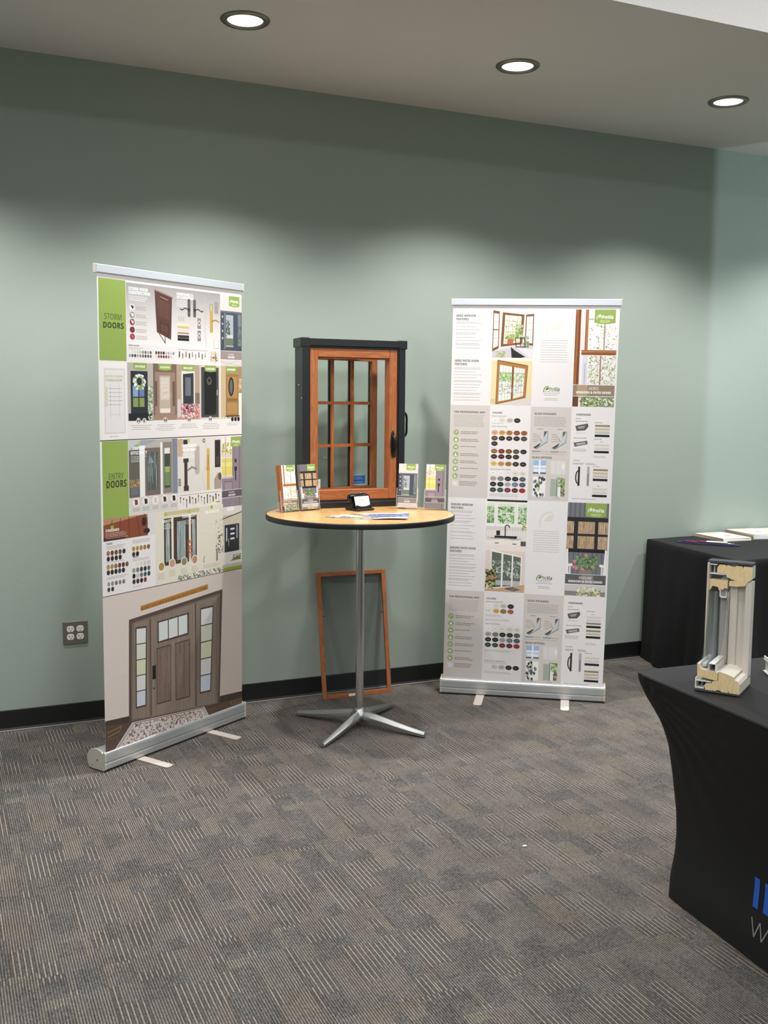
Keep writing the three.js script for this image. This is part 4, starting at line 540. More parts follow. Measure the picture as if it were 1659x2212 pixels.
// ------------------------------------------------------------------ casement window sample on the table
{
  const t = thing('window_sample', 'black framed casement window sample with cherry wood interior on high table', 'window', [1.69, TT, 0.33], -0.039);
  const W = 0.567, H = 0.853, D = 0.128;
  // black cladding frame: posts, head, sill, corner blocks
  for (const x of [0.006, W - 0.04]) part(t, 'frame_post', [span(x, x + 0.034, 0.02, H - 0.02, -D, 0, 0.002)], M.blackSatin);
  part(t, 'frame_head', [span(0.03, W - 0.03, H - 0.038, H - 0.003, -D, 0, 0.002), span(0.04, W - 0.04, H - 0.05, H - 0.038, -D + 0.01, -0.008)], M.blackSatin);
  part(t, 'frame_sill', [span(0.03, W - 0.03, 0.001, 0.03, -D, 0, 0.002), span(0.04, W - 0.04, 0.03, 0.04, -D + 0.01, -0.008)], M.blackSatin);
  for (const x of [-0.003, W - 0.043]) for (const y of [0.0, H - 0.046]) part(t, 'corner_block', rbox(0.046, 0.046, D + 0.006, 0.004, x + 0.023, y + 0.0235, -D / 2), M.blackSatin);
  for (const x of [0.04, W - 0.048]) part(t, 'glazing_channel', span(x, x + 0.008, 0.04, H - 0.05, -D + 0.01, -0.006), M.black);
  // cherry interior frame, mitred look: four members with a stepped inner edge
  const wood = (x0, x1, y0, y1, turn) => { const g = worldUV(span(x0, x1, y0, y1, -0.062, -0.009, 0.003)); if (turn) { const uv = g.attributes.uv; for (let i = 0; i < uv.count; i++) uv.setXY(i, uv.getY(i), uv.getX(i)); } return g; };
  const L = 0.0475, R = W - 0.0475, B = 0.04, T = H - 0.05, w = 0.043;
  part(t, 'interior_stile', wood(L, L + w, B, T), M.woodV); part(t, 'interior_stile', wood(R - w, R, B, T), M.woodV);
  part(t, 'interior_rail', wood(L + w, R - w, T - w, T, true), M.woodV); part(t, 'interior_rail', wood(L + w, R - w, B, B + 0.052, true), M.woodV);
  const l2 = L + w, r2 = R - w, b2 = B + 0.052, t2 = T - w;
  part(t, 'inner_stop', worldUV(span(r2 - 0.006, r2, b2, t2, -0.06, -0.02)), M.woodV); part(t, 'inner_stop', worldUV(span(l2, r2 - 0.006, t2 - 0.007, t2, -0.06, -0.02)), M.woodV);
  part(t, 'weatherstrip', span(l2 - 0.003, l2 + 0.003, b2, t2 - 0.007, -0.066, -0.058), std({ color: 0xcdb79c, roughness: 0.6 }));
  // open sash, hinged on its near stile and swung towards the wall
  const sashW = 0.46, y0 = 0.076, y1 = 0.768, sw = 0.034, rh = 0.017, th = 0.036, hinge = new THREE.Matrix4().makeTranslation(0.0505, 0, -0.067).multiply(new THREE.Matrix4().makeRotationY(THREE.MathUtils.degToRad(18)));
  const sx = (x0, x1, ya, yb, z0, z1) => worldUV(span(x0, x1, ya, yb, z0, z1)).applyMatrix4(hinge);
  const zi = 0, zm = -th * 0.55, zo = -th;
  const sash = part(t, 'sash', [sx(0, sw, y0, y1, zm, zi), sx(sashW - sw, sashW, y0, y1, zm, zi), sx(sw, sashW - sw, y0, y0 + rh, zm, zi), sx(sw, sashW - sw, y1 - rh, y1, zm, zi)], M.woodV);
  part(sash, 'sash_cladding', [sx(0, sw, y0, y1, zo, zm), sx(sashW - sw, sashW, y0, y1, zo, zm), sx(sw, sashW - sw, y0, y0 + rh, zo, zm), sx(sw, sashW - sw, y1 - rh, y1, zo, zm)], M.blackSatin);
  const gx = [sw, sw + (sashW - 2 * sw) / 3, sw + 2 * (sashW - 2 * sw) / 3, sashW - sw], gy = [y0 + rh, y0 + rh + (y1 - y0 - 2 * rh) / 3, y0 + rh + 2 * (y1 - y0 - 2 * rh) / 3, y1 - rh];
  for (const k of [1, 2]) {
    part(sash, 'muntin', sx(gx[k] - 0.008, gx[k] + 0.008, gy[0], gy[3], zm + 0.006, zi - 0.002), M.woodV);
    part(sash, 'muntin', sx(gx[0], gx[3], gy[k] - 0.008, gy[k] + 0.008, zm + 0.006, zi - 0.003), M.woodV);
    part(sash, 'outer_muntin', [sx(gx[k] - 0.008, gx[k] + 0.008, gy[0], gy[3], zo + 0.002, zm - 0.002)], M.blackSatin);
    part(sash, 'outer_muntin', [sx(gx[0], gx[3], gy[k] - 0.008, gy[k] + 0.008, zo + 0.003, zm - 0.002)], M.blackSatin);
  }
  for (let i = 0; i < 3; i++) for (let j = 0; j < 3; j++) part(sash, 'glass_pane', new THREE.PlaneGeometry(gx[i + 1] - gx[i], gy[j + 1] - gy[j]).translate((gx[i] + gx[i + 1]) / 2, (gy[j] + gy[j + 1]) / 2, zm + 0.002).applyMatrix4(hinge), M.pane);
  for (const y of [y1 - 0.13, y0 + 0.05]) part(sash, 'keeper', [sx(sashW, sashW + 0.003, y, y + 0.075, -0.024, -0.01), sx(sashW + 0.003, sashW + 0.0045, y + 0.012, y + 0.03, -0.02, -0.014)], M.aluLight);
  // stickers on the lower panes
  const sticker = (w, h, draw) => { const cv = canvas(w, h), c = cv.getContext('2d'); draw(c); const tx = new THREE.CanvasTexture(cv); tx.colorSpace = THREE.SRGBColorSpace; return std({ map: tx, roughness: 0.5 }); };
  const blue = sticker(150, 96, (c) => { rect(c, '#2a66b4', 0, 0, 150, 96); rect(c, '#e8eef6', 0, 0, 150, 4); rect(c, '#e8eef6', 0, 92, 150, 4); lines(c, 12, 18, 126, 3, 11, '#9fc0e6', 4, 0.2); rect(c, '#1d4f96', 0, 52, 150, 5); lines(c, 12, 66, 126, 2, 11, '#9fc0e6', 4, 0.2); });
  const pale = sticker(80, 108, (c) => { rect(c, '#efebe4', 0, 0, 80, 108); lines(c, 10, 20, 60, 3, 9, '#8a847c', 5, 0.2); lines(c, 10, 58, 54, 2, 8, '#b3aca4', 4); rect(c, '#55504a', 32, 84, 14, 10); });
  part(sash, 'sticker', new THREE.BoxGeometry(0.09, 0.05, 0.0006).translate(gx[2] + 0.052, gy[0] + 0.034, zm + 0.0035).applyMatrix4(hinge), blue);
  part(sash, 'sticker', new THREE.BoxGeometry(0.04, 0.048, 0.0006).translate(gx[0] + 0.03, gy[0] + 0.024, zi + 0.0006).applyMatrix4(hinge), pale);
  // lever handles
  const handle = (x, y, z, h) => { const plate = new THREE.SphereGeometry(1, 24, 20).scale(0.0125, h / 2, 0.009).translate(x, y, z); const curve = new THREE.CatmullRomCurve3([V3(x, y + h * 0.3, z + 0.004), V3(x, y + h * 0.26, z + 0.02), V3(x, y, z + 0.028), V3(x, y - h * 0.3, z + 0.024), V3(x, y - h * 0.42, z + 0.02)]); return [plate, new THREE.TubeGeometry(curve, 24, 0.0085, 12), new THREE.SphereGeometry(0.0085, 12, 8).translate(x, y - h * 0.42, z + 0.02)]; };
  part(t, 'lever_handle', handle(R - w / 2 - 0.001, 0.322, -0.009, 0.146), M.blackGloss);
  { const c = new THREE.CatmullRomCurve3([V3(W - 0.006, 0.49, -0.03), V3(W + 0.012, 0.475, -0.03), V3(W + 0.016, 0.42, -0.03), V3(W + 0.012, 0.37, -0.03), V3(W - 0.006, 0.355, -0.03)]); part(t, 'pull_handle', new THREE.TubeGeometry(c, 24, 0.006, 12), M.blackGloss); }
  for (const [y, z] of [[0.62, -0.06], [0.555, -0.012]]) part(t, 'screw', new THREE.SphereGeometry(0.0035, 10, 8).scale(0.5, 1, 1).translate(0.0055, y, z), M.aluLight);
}

// ------------------------------------------------------------------ screen frame leaning on the wall
{
  const t = thing('screen_frame', 'cherry wood window screen frame leaning on wall behind the chrome pedestal', 'screen', [2.092, 0, 0.118]);
  t.rotation.set(-0.155, -0.02, 0, 'YXZ');
  const W = 0.405, H = 0.688, w = 0.024, z0 = -0.012;
  part(t, 'stile', worldUV(span(-W / 2, -W / 2 + w, 0, H, z0, 0, 0.002)), M.woodV); part(t, 'stile', worldUV(span(W / 2 - w, W / 2, 0, H, z0, 0, 0.002)), M.woodV);
  const flip = (g) => { const uv = g.attributes.uv; for (let i = 0; i < uv.count; i++) uv.setXY(i, uv.getY(i), uv.getX(i)); return g; };
  part(t, 'rail', flip(worldUV(span(-W / 2 + w, W / 2 - w, 0, w, z0, 0, 0.002))), M.woodV); part(t, 'rail', flip(worldUV(span(-W / 2 + w, W / 2 - w, H - w, H, z0, 0, 0.002))), M.woodV);
  part(t, 'mesh_panel', new THREE.PlaneGeometry(W - 2 * w, H - 2 * w).translate(0, H / 2, z0 + 0.003), std({ color: 0x23262a, roughness: 0.8, transparent: true, opacity: 0.34, side: THREE.DoubleSide }));
  for (const s of [-1, 1]) part(t, 'plunger_pin', cyl(0.003, 0.003, 0.016, 0, 0, 0, 10).rotateZ(Math.PI / 2).translate(s * (W / 2 - w - 0.002), 0.45, z0 / 2), M.black);
  part(t, 'paper_label', span(-0.052, -0.012, 0.005, 0.017, 0, 0.0008), M.paper);
}

// ------------------------------------------------------------------ brochures
const coverMat = {};
for (const k of Object.keys(cover)) { const cv = canvas(215, 502), c = cv.getContext('2d'); cover[k](c, 0, 0, 215, 502); const tx = new THREE.CanvasTexture(cv); tx.colorSpace = THREE.SRGBColorSpace; coverMat[k] = std({ map: tx, roughness: 0.35 }); }
const edgeMat = { aeris: std({ color: 0xb9713f, roughness: 0.6 }), endure: std({ color: 0x8f8780, roughness: 0.6 }), storm: std({ color: 0xd9cfc6, roughness: 0.6 }), entry: std({ color: 0xb9abb2, roughness: 0.6 }) };
const BW = 0.098, BH = 0.222;
function brochure(kind, label, group, th = 0.0045) {
  const g = new THREE.BoxGeometry(BW, BH, th).translate(0, BH / 2, 0), e = edgeMat[kind];
  const m = shade(new THREE.Mesh(g, [M.paper, e, M.paper, M.paper, coverMat[kind], M.paper])); m.name = numbered('brochure'); scene.add(m);
  return tag(m, label, 'brochure', group);
}
function rack(x, z, turn, kind, n, what, where) {
  const t = thing('brochure_holder', 'clear acrylic brochure holder with ' + what + ' ' + where, 'brochure holder', [x, TT, z], turn, 'acrylic holders on the high table');
  const w = 0.108, lean = 0.13, tl = new THREE.Matrix4().makeTranslation(0, 0.006, 0.001).multiply(new THREE.Matrix4().makeRotationX(-lean));
  const inner = n * 0.0052 + 0.004, sheet = (a, b, c, d, e, f) => span(a, b, c, d, e, f, 0.0008).applyMatrix4(tl);
  part(t, 'back_panel', sheet(-w / 2, w / 2, 0, 0.19, -inner - 0.003, -inner - 0.001), M.acrylic);
  part(t, 'front_pocket', [sheet(-w / 2, w / 2, 0, 0.06, 0.001, 0.003)], M.acrylic);
  for (const s of [-1, 1]) part(t, 'side_wall', sheet(s * w / 2 - 0.001, s * w / 2 + 0.001, 0, s > 0 ? 0.1 : 0.1, -inner - 0.001, 0.001), M.acrylic);
  part(t, 'base', [box(w, 0.002, inner + 0.03, 0, 0.001, -inner / 2 - 0.01), sheet(-w / 2, w / 2, -0.001, 0.001, -inner - 0.001, 0.001)], M.acrylic);
  part(t, 'pocket_rim', [sheet(-w / 2, w / 2, 0.0602, 0.0614, 0.001, 0.0034)], M.acrylicEdge);
  for (const s of [-1, 1]) part(t, 'polished_edge', sheet(s * w / 2 - 0.0009, s * w / 2 + 0.0009, 0, 0.1, 0.0012, 0.0034), M.acrylicEdge);
  const F = t.matrix.clone(); t.updateMatrix(); F.copy(t.matrix).multiply(tl);
  for (let i = 0; i < n; i++) {
    const b = brochure(kind, i ? what + ' brochure behind the front one ' + where : 'foremost ' + what + ' brochure in clear holder ' + where, i ? what + ' stacked behind the front copy' : undefined);
    const m = F.clone().multiply(new THREE.Matrix4().makeTranslation((rnd() - 0.5) * 0.002 - (kind === 'endure' && i ? 0.002 : 0), 0.0022, -0.0014 - 0.0052 * i));
    m.decompose(b.position, b.quaternion, b.scale);
  }
}
const mid = (a, b) => [(a[0] + b[0]) / 2, (a[1] + b[1]) / 2, Math.atan2(-(b[1] - a[1]), b[0] - a[0])];
{ const [x, z, r] = mid([1.537, 0.462], [1.648, 0.42]); rack(x, z, r, 'aeris', 5, 'orange wood window', 'at the edge of the table'); }
{ const [x, z, r] = mid([1.66, 0.422], [1.765, 0.392]); rack(x, z, r, 'endure', 4, 'grey siding and flowers', 'against the window sample'); }
{ const [x, z, r] = mid([2.15, 0.472], [2.232, 0.542]); rack(x, z, r, 'storm', 3, 'glass storm door', 'beside the window lever handle'); }
{ const [x, z, r] = mid([2.262, 0.566], [2.342, 0.632]); rack(x, z, r, 'entry', 2, 'purple entry door', 'nearest the white banner'); }

// brochures fanned on the table
{
  const kinds = ['endure', 'storm', 'entry', 'endure', 'storm', 'endure', 'storm'], N = kinds.length, blueMat = (() => { const cv = canvas(215, 502), c = cv.getContext('2d'); rect(c, '#8fa0bd', 0, 0, 215, 502); quad(c, '#5d6f92', [0, 120], [215, 0], [215, 300], [0, 420]); quad(c, '#c9d3e2', [0, 0], [215, 0], [0, 110]); rect(c, '#e9ecf1', 0, 430, 215, 72); leaves(c, 20, 180, 180, 200, 60, ['#3f4d6b', '#a9b6cd', '#dfe5ee'], 5, 16); fit(c, 'ProVia', 50, 165, 60, 90, '#fff', true, true); lines(c, 60, 106, 100, 2, 12, '#eef1f6', 5, 0.2, true); const tx = new THREE.CanvasTexture(cv); tx.colorSpace = THREE.SRGBColorSpace; return std({ map: tx, roughness: 0.3 }); })();
  const names = ['undermost, farthest round the fan', 'second from the bottom of the fan', 'third from the bottom of the fan', 'in the middle of the fan', 'third from the top of the fan', 'second from the top of the fan', 'with white lettering, topmost of the fan'];
  for (let i = 0; i < N; i++) {
    const u = i / (N - 1), g = new THREE.BoxGeometry(BW, BH, 0.0009).translate(0, BH / 2, 0);
    const m = shade(new THREE.Mesh(g, [M.paper, M.paper, M.paper, M.paper, i > 3 ? blueMat : coverMat[kinds[i]], M.paper])); m.name = numbered('brochure'); scene.add(m);
    tag(m, 'brochure lying flat on the table, ' + names[i], 'brochure', 'brochures fanned on the high table');
    // pivot of the fan, long axis pointing away
    m.rotation.set(-Math.PI / 2, 0, 0); m.rotation.order = 'YXZ'; m.rotation.y = 0.88 - 1.36 * u; m.position.set(1.862 + 0.083 * u, TT + 0.001 + 0.0011 * i, 0.832 + 0.09 * u);
  }
}

// business card holder
{
  const [x, z, r] = mid([1.911, 0.53], [2.015, 0.498]);
  const t = thing('business_card_holder', 'black plastic business card holder with swooping back on the table', 'card holder', [x, TT, z], r);
  part(t, 'base', rbox(0.108, 0.012, 0.1, 0.004, 0, 0.006, -0.046), M.black);
  const lip = new THREE.Shape(); lip.moveTo(-0.05, 0.01); lip.lineTo(0.05, 0.01); lip.lineTo(0.05, 0.026); lip.quadraticCurveTo(0.044, 0.03, 0.03, 0.024); lip.quadraticCurveTo(0, 0.0165, -0.03, 0.024); lip.quadraticCurveTo(-0.044, 0.03, -0.05, 0.026); lip.closePath();
  part(t, 'front_lip', extrude(lip, 0.003, 0.001, 12).translate(0, 0, -0.016), M.blackGloss);
  const back = new THREE.Shape(); back.moveTo(-0.048, 0.01); back.lineTo(0.048, 0.01); back.lineTo(0.05, 0.048); back.lineTo(0.064, 0.05); back.quadraticCurveTo(0.07, 0.066, 0.06, 0.074); back.quadraticCurveTo(0.03, 0.088, 0, 0.082); back.quadraticCurveTo(-0.03, 0.088, -0.06, 0.078); back.quadraticCurveTo(-0.07, 0.068, -0.064, 0.052); back.lineTo(-0.05, 0.048); back.closePath();
  part(t, 'back_rest', extrude(back, 0.008, 0.003, 14).rotateX(-0.28).translate(0, 0, -0.044), M.blackGloss);
  { const c = new THREE.CatmullRomCurve3([V3(-0.058, 0.07, -0.052), V3(-0.03, 0.074, -0.046), V3(0, 0.071, -0.045), V3(0.03, 0.074, -0.046), V3(0.058, 0.068, -0.052)]); part(t, 'pen_rest', new THREE.TubeGeometry(c, 30, 0.006, 12), M.blackGloss); }
  const cv = canvas(356, 204), c = cv.getContext('2d'); rect(c, '#fbf8f2', 0, 0, 356, 204);
  stroke(c, '#25313c', 5, [118, 62], [178, 22], [238, 62]); for (let i = 0; i < 5; i++) stroke(c, '#25313c', 5, [132 + i * 23, 58 - [0, 12, 22, 12, 0][i] * 0.6], [132 + i * 23, 104]); stroke(c, '#25313c', 5, [132, 82], [178, 72], [224, 86]); fit(c, 'INNOVATE', 64, 292, 132, 152, '#3a444d');
  const tx = new THREE.CanvasTexture(cv); tx.colorSpace = THREE.SRGBColorSpace; const cm = std({ map: tx, roughness: 0.6 });
  t.updateMatrix();
  for (let i = 0; i < 4; i++) {
    const m = shade(new THREE.Mesh(new THREE.BoxGeometry(0.089, 0.051, 0.0014).translate(0, 0.0255, 0), [M.paper, M.paper, M.paper, M.paper, cm, M.paper])); m.name = numbered('business_card'); scene.add(m);
    tag(m, i ? 'white business card tucked behind the front card of the black holder' : 'front white business card with a house drawing in the black holder', 'business card', i ? 'cards behind the front business card' : undefined);
    t.matrix.clone().multiply(new THREE.Matrix4().makeTranslation(0, 0.0205, -0.0185 - 0.0018 * i)).multiply(new THREE.Matrix4().makeRotationX(-0.28)).decompose(m.position, m.quaternion, m.scale);
  }
}

// ------------------------------------------------------------------ wall outlet
{
  const t = thing('wall_outlet', 'four-socket electrical outlet with brushed steel plate on the green wall', 'outlet', [0.622, 0.459, 0]);
  part(t, 'cover_plate', rbox(0.117, 0.114, 0.007, 0.003, 0, 0, 0.0035, 3), M.steel);
  for (const x of [-0.023, 0.023]) {
    for (const y of [-0.0195, 0.0195]) {
      const s = new THREE.Shape(); s.absarc(0, 0, 0.0172, -0.98 + 0, 0.98, false); s.absarc(0, 0, 0.0172, Math.PI - 0.98, Math.PI + 0.98, false); s.closePath();
      const f = part(t, 'socket_face', extrude(s, 0.0025, 0.0005, 12).translate(x, y, 0.0068), M.whitePlastic);
      part(f, 'slot', span(x - 0.0075, x - 0.0055, y - 0.001, y + 0.008, 0.0098, 0.0102), M.dark); part(f, 'slot', span(x + 0.0055, x + 0.0075, y - 0.001, y + 0.007, 0.0098, 0.0102), M.dark); part(f, 'slot', span(x - 0.0105, x - 0.0075, y + 0.0025, y + 0.0045, 0.0098, 0.0102), M.dark);
      part(f, 'ground_hole', cyl(0.0025, 0.0025, 0.0006, 0, 0, 0, 14).rotateX(Math.PI / 2).translate(x, y - 0.0085, 0.01), M.dark);
    }
    part(t, 'plate_screw', cyl(0.0028, 0.0028, 0.002, 0, 0, 0, 14).rotateX(Math.PI / 2).translate(x, 0, 0.0078), M.steel);
  }
}

// ------------------------------------------------------------------ fitted black table in front
const C2 = V3(2.012, 0, 2.562), E1 = V3(-0.05, 0, 0.99875), E2 = V3(0.99875, 0, 0.05), L1 = 1.83, L2 = 0.76, H2 = 0.762;
const profK = [[0, 0.127], [0.072, 0.13], [0.151, 0.143], [0.215, 0.146], [0.291, 0.142], [0.413, 0.124], [0.516, 0.105], [0.608, 0.071], [0.683, 0.03], [0.735, 0.006], [0.762, 0.003]];
const kAt = (h) => 0.013 * Math.min(1, Math.max(0, (0.72 - h) / 0.15)) + kRaw(h);
const kRaw = (h) => { for (let i = 1; i < profK.length; i++) if (h <= profK[i][0]) { const [a, b] = profK[i - 1], [c, d] = profK[i]; return b + (d - b) * (h - a) / (c - a); } return 0; };
// point of the stretch cover: side 0 = long front, 1 = far end, 2 = long rear, 3 = near end; u along the side, h height
function coverPoint(side, u, h) {
  const k = kAt(h), inner = 0.03, sag = 4 * u * (1 - u);
  const a0 = k * 0.15, b0 = k;   // corner inset along E1 and E2
  const arch = Math.sin(Math.PI * Math.min(1, Math.max(0, (0.762 - h) / 0.762)));
  let p, q;
  if (side === 0) { p = a0 + (L1 - 2 * a0) * u; q = b0 * (1 - 0.12 * sag) + sag * arch * 0.012; }
  if (side === 2) { p = a0 + (L1 - 2 * a0) * (1 - u); q = L2 - b0 * (1 - 0.12 * sag) - sag * arch * 0.012; }
  if (side === 1) { p = a0 + sag * arch * inner; q = b0 + (L2 - 2 * b0) * (1 - u); }
  if (side === 3) { p = L1 - a0 - sag * arch * inner; q = b0 + (L2 - 2 * b0) * u; }
  const cr = 0.032, fp = p > L1 / 2, fq = q > L2 / 2; let pp = (fp ? L1 - p : p) - a0, qq = (fq ? L2 - q : q) - b0;   // rounded corners
  if (pp < cr && qq < cr) { const dx = cr - pp, dy = cr - qq, d = Math.hypot(dx, dy); if (d > cr) { pp = cr - dx * cr / d; qq = cr - dy * cr / d; p = fp ? L1 - a0 - pp : a0 + pp; q = fq ? L2 - b0 - qq : b0 + qq; } }
  const t = (0.762 - h) / 0.762;   // tension folds running out of the top corners
  const d = Math.min(u, 1 - u) * (side % 2 ? L2 : L1), fold = Math.sin(26 * Math.atan2(t * 0.762, d + 0.02)) * Math.exp(-((d * d + t * t * 0.5) / 0.09)) * 0.006 * Math.min(1, t * 20) * Math.min(1, d * 12);
  if (side === 0) q -= fold; if (side === 2) q += fold; if (side === 1) p -= fold; if (side === 3) p += fold;
  return V3(0, h, 0).add(C2).addScaledVector(E1, p).addScaledVector(E2, q);
}
{
  const t = thing('fitted_table', 'long table under a tight black stretch cover with blue lettering', 'table', [0, 0, 0]);
  const NU = 150, NH = 40, gs = [];
  for (let side = 0; side < 4; side++) {
    const pos = [], uv = [], idx = [];
    for (let j = 0; j <= NH; j++) for (let i = 0; i <= NU; i++) { const u = i / NU, h = 0.758 * (1 - Math.pow(j / NH, 1)) + 0.002, p = coverPoint(side, u, h); pos.push(p.x, p.y, p.z); uv.push(u * (side % 2 ? L2 : L1), h); }
    for (let j = 0; j < NH; j++) for (let i = 0; i < NU; i++) { const a = j * (NU + 1) + i, b = a + 1, c = a + NU + 1, d = c + 1; idx.push(a, c, b, b, c, d); }
    const g = new THREE.BufferGeometry(); g.setAttribute('position', new THREE.Float32BufferAttribute(pos, 3)); g.setAttribute('uv', new THREE.Float32BufferAttribute(uv, 2)); g.setIndex(idx); g.computeVertexNormals(); gs.push(clean(g));
  }
  // top, with softly rounded rim
  const pos = [], uv = [], idx = [], NA = 180, NB = 76;
  for (let j = 0; j <= NB; j++) for (let i = 0; i <= NA; i++) { let p = i / NA * (L1 - 0.006) + 0.003, q = j / NB * (L2 - 0.006) + 0.003; { const cr = 0.03, pp = Math.min(p, L1 - p), qq = Math.min(q, L2 - q); if (pp < cr && qq < cr) { const dx = cr - pp, dy = cr - qq, d = Math.hypot(dx, dy); if (d > cr) { const P2 = cr - dx * cr / d, Q2 = cr - dy * cr / d; p = p < L1 / 2 ? P2 : L1 - P2; q = q < L2 / 2 ? Q2 : L2 - Q2; } } } const v = V3(0, H2, 0).add(C2).addScaledVector(E1, p).addScaledVector(E2, q); pos.push(v.x, v.y - (i === 0 || j === 0 || i === NA || j === NB ? 0.002 : 0), v.z); uv.push(p, q); }
  for (let j = 0; j < NB; j++) for (let i = 0; i < NA; i++) { const a = j * (NA + 1) + i, b = a + 1, c = a + NA + 1, d = c + 1; idx.push(a, b, c, b, d, c); }
  const g = new THREE.BufferGeometry(); g.setAttribute('position', new THREE.Float32BufferAttribute(pos, 3)); g.setAttribute('uv', new THREE.Float32BufferAttribute(uv, 2)); g.setIndex(idx); g.computeVertexNormals(); gs.push(clean(g));
  M.spandex.side = THREE.DoubleSide;
  part(t, 'stretch_cover', gs, M.spandex);
  part(t, 'table_board', [0].map(() => { const b = box(L2 - 0.03, 0.025, L1 - 0.03); b.rotateY(-0.05); const m = V3(0, 0.742, 0).add(C2).addScaledVector(E1, L1 / 2).addScaledVector(E2, L2 / 2); return b.translate(m.x, m.y, m.z); }), M.greyPlastic);
  for (const [p, q] of [[0.075, 0.2], [0.075, L2 - 0.2], [L1 - 0.075, 0.2], [L1 - 0.075, L2 - 0.2]]) { const m = V3(0, 0, 0).add(C2).addScaledVector(E1, p).addScaledVector(E2, q); part(t, 'leg', cyl(0.014, 0.014, 0.72, m.x, 0.365, m.z, 16), M.slate); }
  // hem seam around the upper edge
  const seamPts = []; for (const [s, n] of [[1, 20], [0, 40]]) for (let i = 0; i <= n; i++) { const v = coverPoint(s, s === 1 ? i / n : i / n, 0.7565); seamPts.push(v); }
  part(t, 'seam', new THREE.TubeGeometry(new THREE.CatmullRomCurve3(seamPts, false, 'catmullrom', 0), 240, 0.0018, 6), std({ color: 0x2c2b2b, roughness: 0.7 }));
  // printed lettering on the front face: letter outlines as strokes of constant width, laid on the cloth
  const start = 0.403, stem = 0.022, cap = 0.09, base = 0.151;
  const blue = std({ color: 0x2560c8, roughness: 0.6 }), grey = std({ color: 0x8b8983, roughness: 0.6 });
  const onCloth = (tris, mat, name, lift = 0.0012) => {
    const pos = [], out = [];
    for (const poly2 of tris) { const s = poly2.length; for (let i = 1; i < s - 1; i++) for (const [p, h] of [poly2[0], poly2[i], poly2[i + 1]]) { const u = p / L1, v = coverPoint(0, u, h); v.addScaledVector(E2, -lift); pos.push(v.x, v.y, v.z); } }
    const gg = new THREE.BufferGeometry(); gg.setAttribute('position', new THREE.Float32BufferAttribute(pos, 3)); gg.computeVertexNormals(); mat.side = THREE.DoubleSide; part(t, name, gg, mat);
  };
  const bar = (x0, y0, x1, y1, w) => { const dx = x1 - x0, dy = y1 - y0, l = Math.hypot(dx, dy), nx = -dy / l * w / 2, ny = dx / l * w / 2, n = 6, o = []; for (let i = 0; i < n; i++) { const a = i / n, b = (i + 1) / n; o.push([[x0 + dx * a + nx, y0 + dy * a + ny], [x0 + dx * a - nx, y0 + dy * a - ny], [x0 + dx * b - nx, y0 + dy * b - ny], [x0 + dx * b + nx, y0 + dy * b + ny]]); } return o; };
  const wN = 0.085, glyph = {
    I: [stem, (x) => bar(x + stem / 2, base, x + stem / 2, base + cap, stem)],
    N: [wN, (x) => [...bar(x + stem / 2, base, x + stem / 2, base + cap, stem), ...bar(x + wN - stem / 2, base, x + wN - stem / 2, base + cap, stem), [[x, base + cap], [x + stem, base + cap], [x + wN, base], [x + wN - stem, base]]]],
    O: [0.094, (x) => { const o = [], n = 28; for (let i = 0; i < n; i++) { const a = i / n * 6.2832, b = (i + 1) / n * 6.2832, e = (r, k, t2) => [x + 0.047 + Math.cos(t2) * r, base + cap / 2 + Math.sin(t2) * k]; o.push([e(0.047, 0.046, a), e(0.047, 0.046, b), e(0.026, 0.026, b), e(0.026, 0.026, a)]); } return o; }],
    V: [0.09, (x) => [...bar(x + 0.011, base + cap, x + 0.045, base + 0.004, stem), ...bar(x + 0.079, base + cap, x + 0.045, base + 0.004, stem)]],
    A: [0.092, (x) => [...bar(x + 0.011, base, x + 0.046, base + cap - 0.004, stem), ...bar(x + 0.081, base, x + 0.046, base + cap - 0.004, stem), ...bar(x + 0.024, base + 0.028, x + 0.068, base + 0.028, 0.016)]],
    T: [0.076, (x) => [...bar(x + 0.038, base, x + 0.038, base + cap, stem), ...bar(x, base + cap - 0.01, x + 0.076, base + cap - 0.01, 0.02)]],
    E: [0.062, (x) => [...bar(x + stem / 2, base, x + stem / 2, base + cap, stem), ...[0.01, 0.045, 0.08].flatMap((y) => bar(x, base + y, x + 0.062, base + y, 0.019))]],
  };
  let x = start; for (const ch of 'INNOVATE') { const [w, f] = glyph[ch]; onCloth(f(x), blue, 'printed_letter'); x += w + stem; }
  { const x0 = start + 0.006, s = 0.0045, y1 = 0.122, y0 = 0.073; onCloth([...bar(x0, y1, x0 + 0.022, y0, s), ...bar(x0 + 0.022, y0, x0 + 0.036, y1 - 0.002, s), ...bar(x0 + 0.036, y1 - 0.002, x0 + 0.054, y0, s), ...bar(x0 + 0.054, y0, x0 + 0.074, y1, s)], grey, 'printed_letter'); }
}

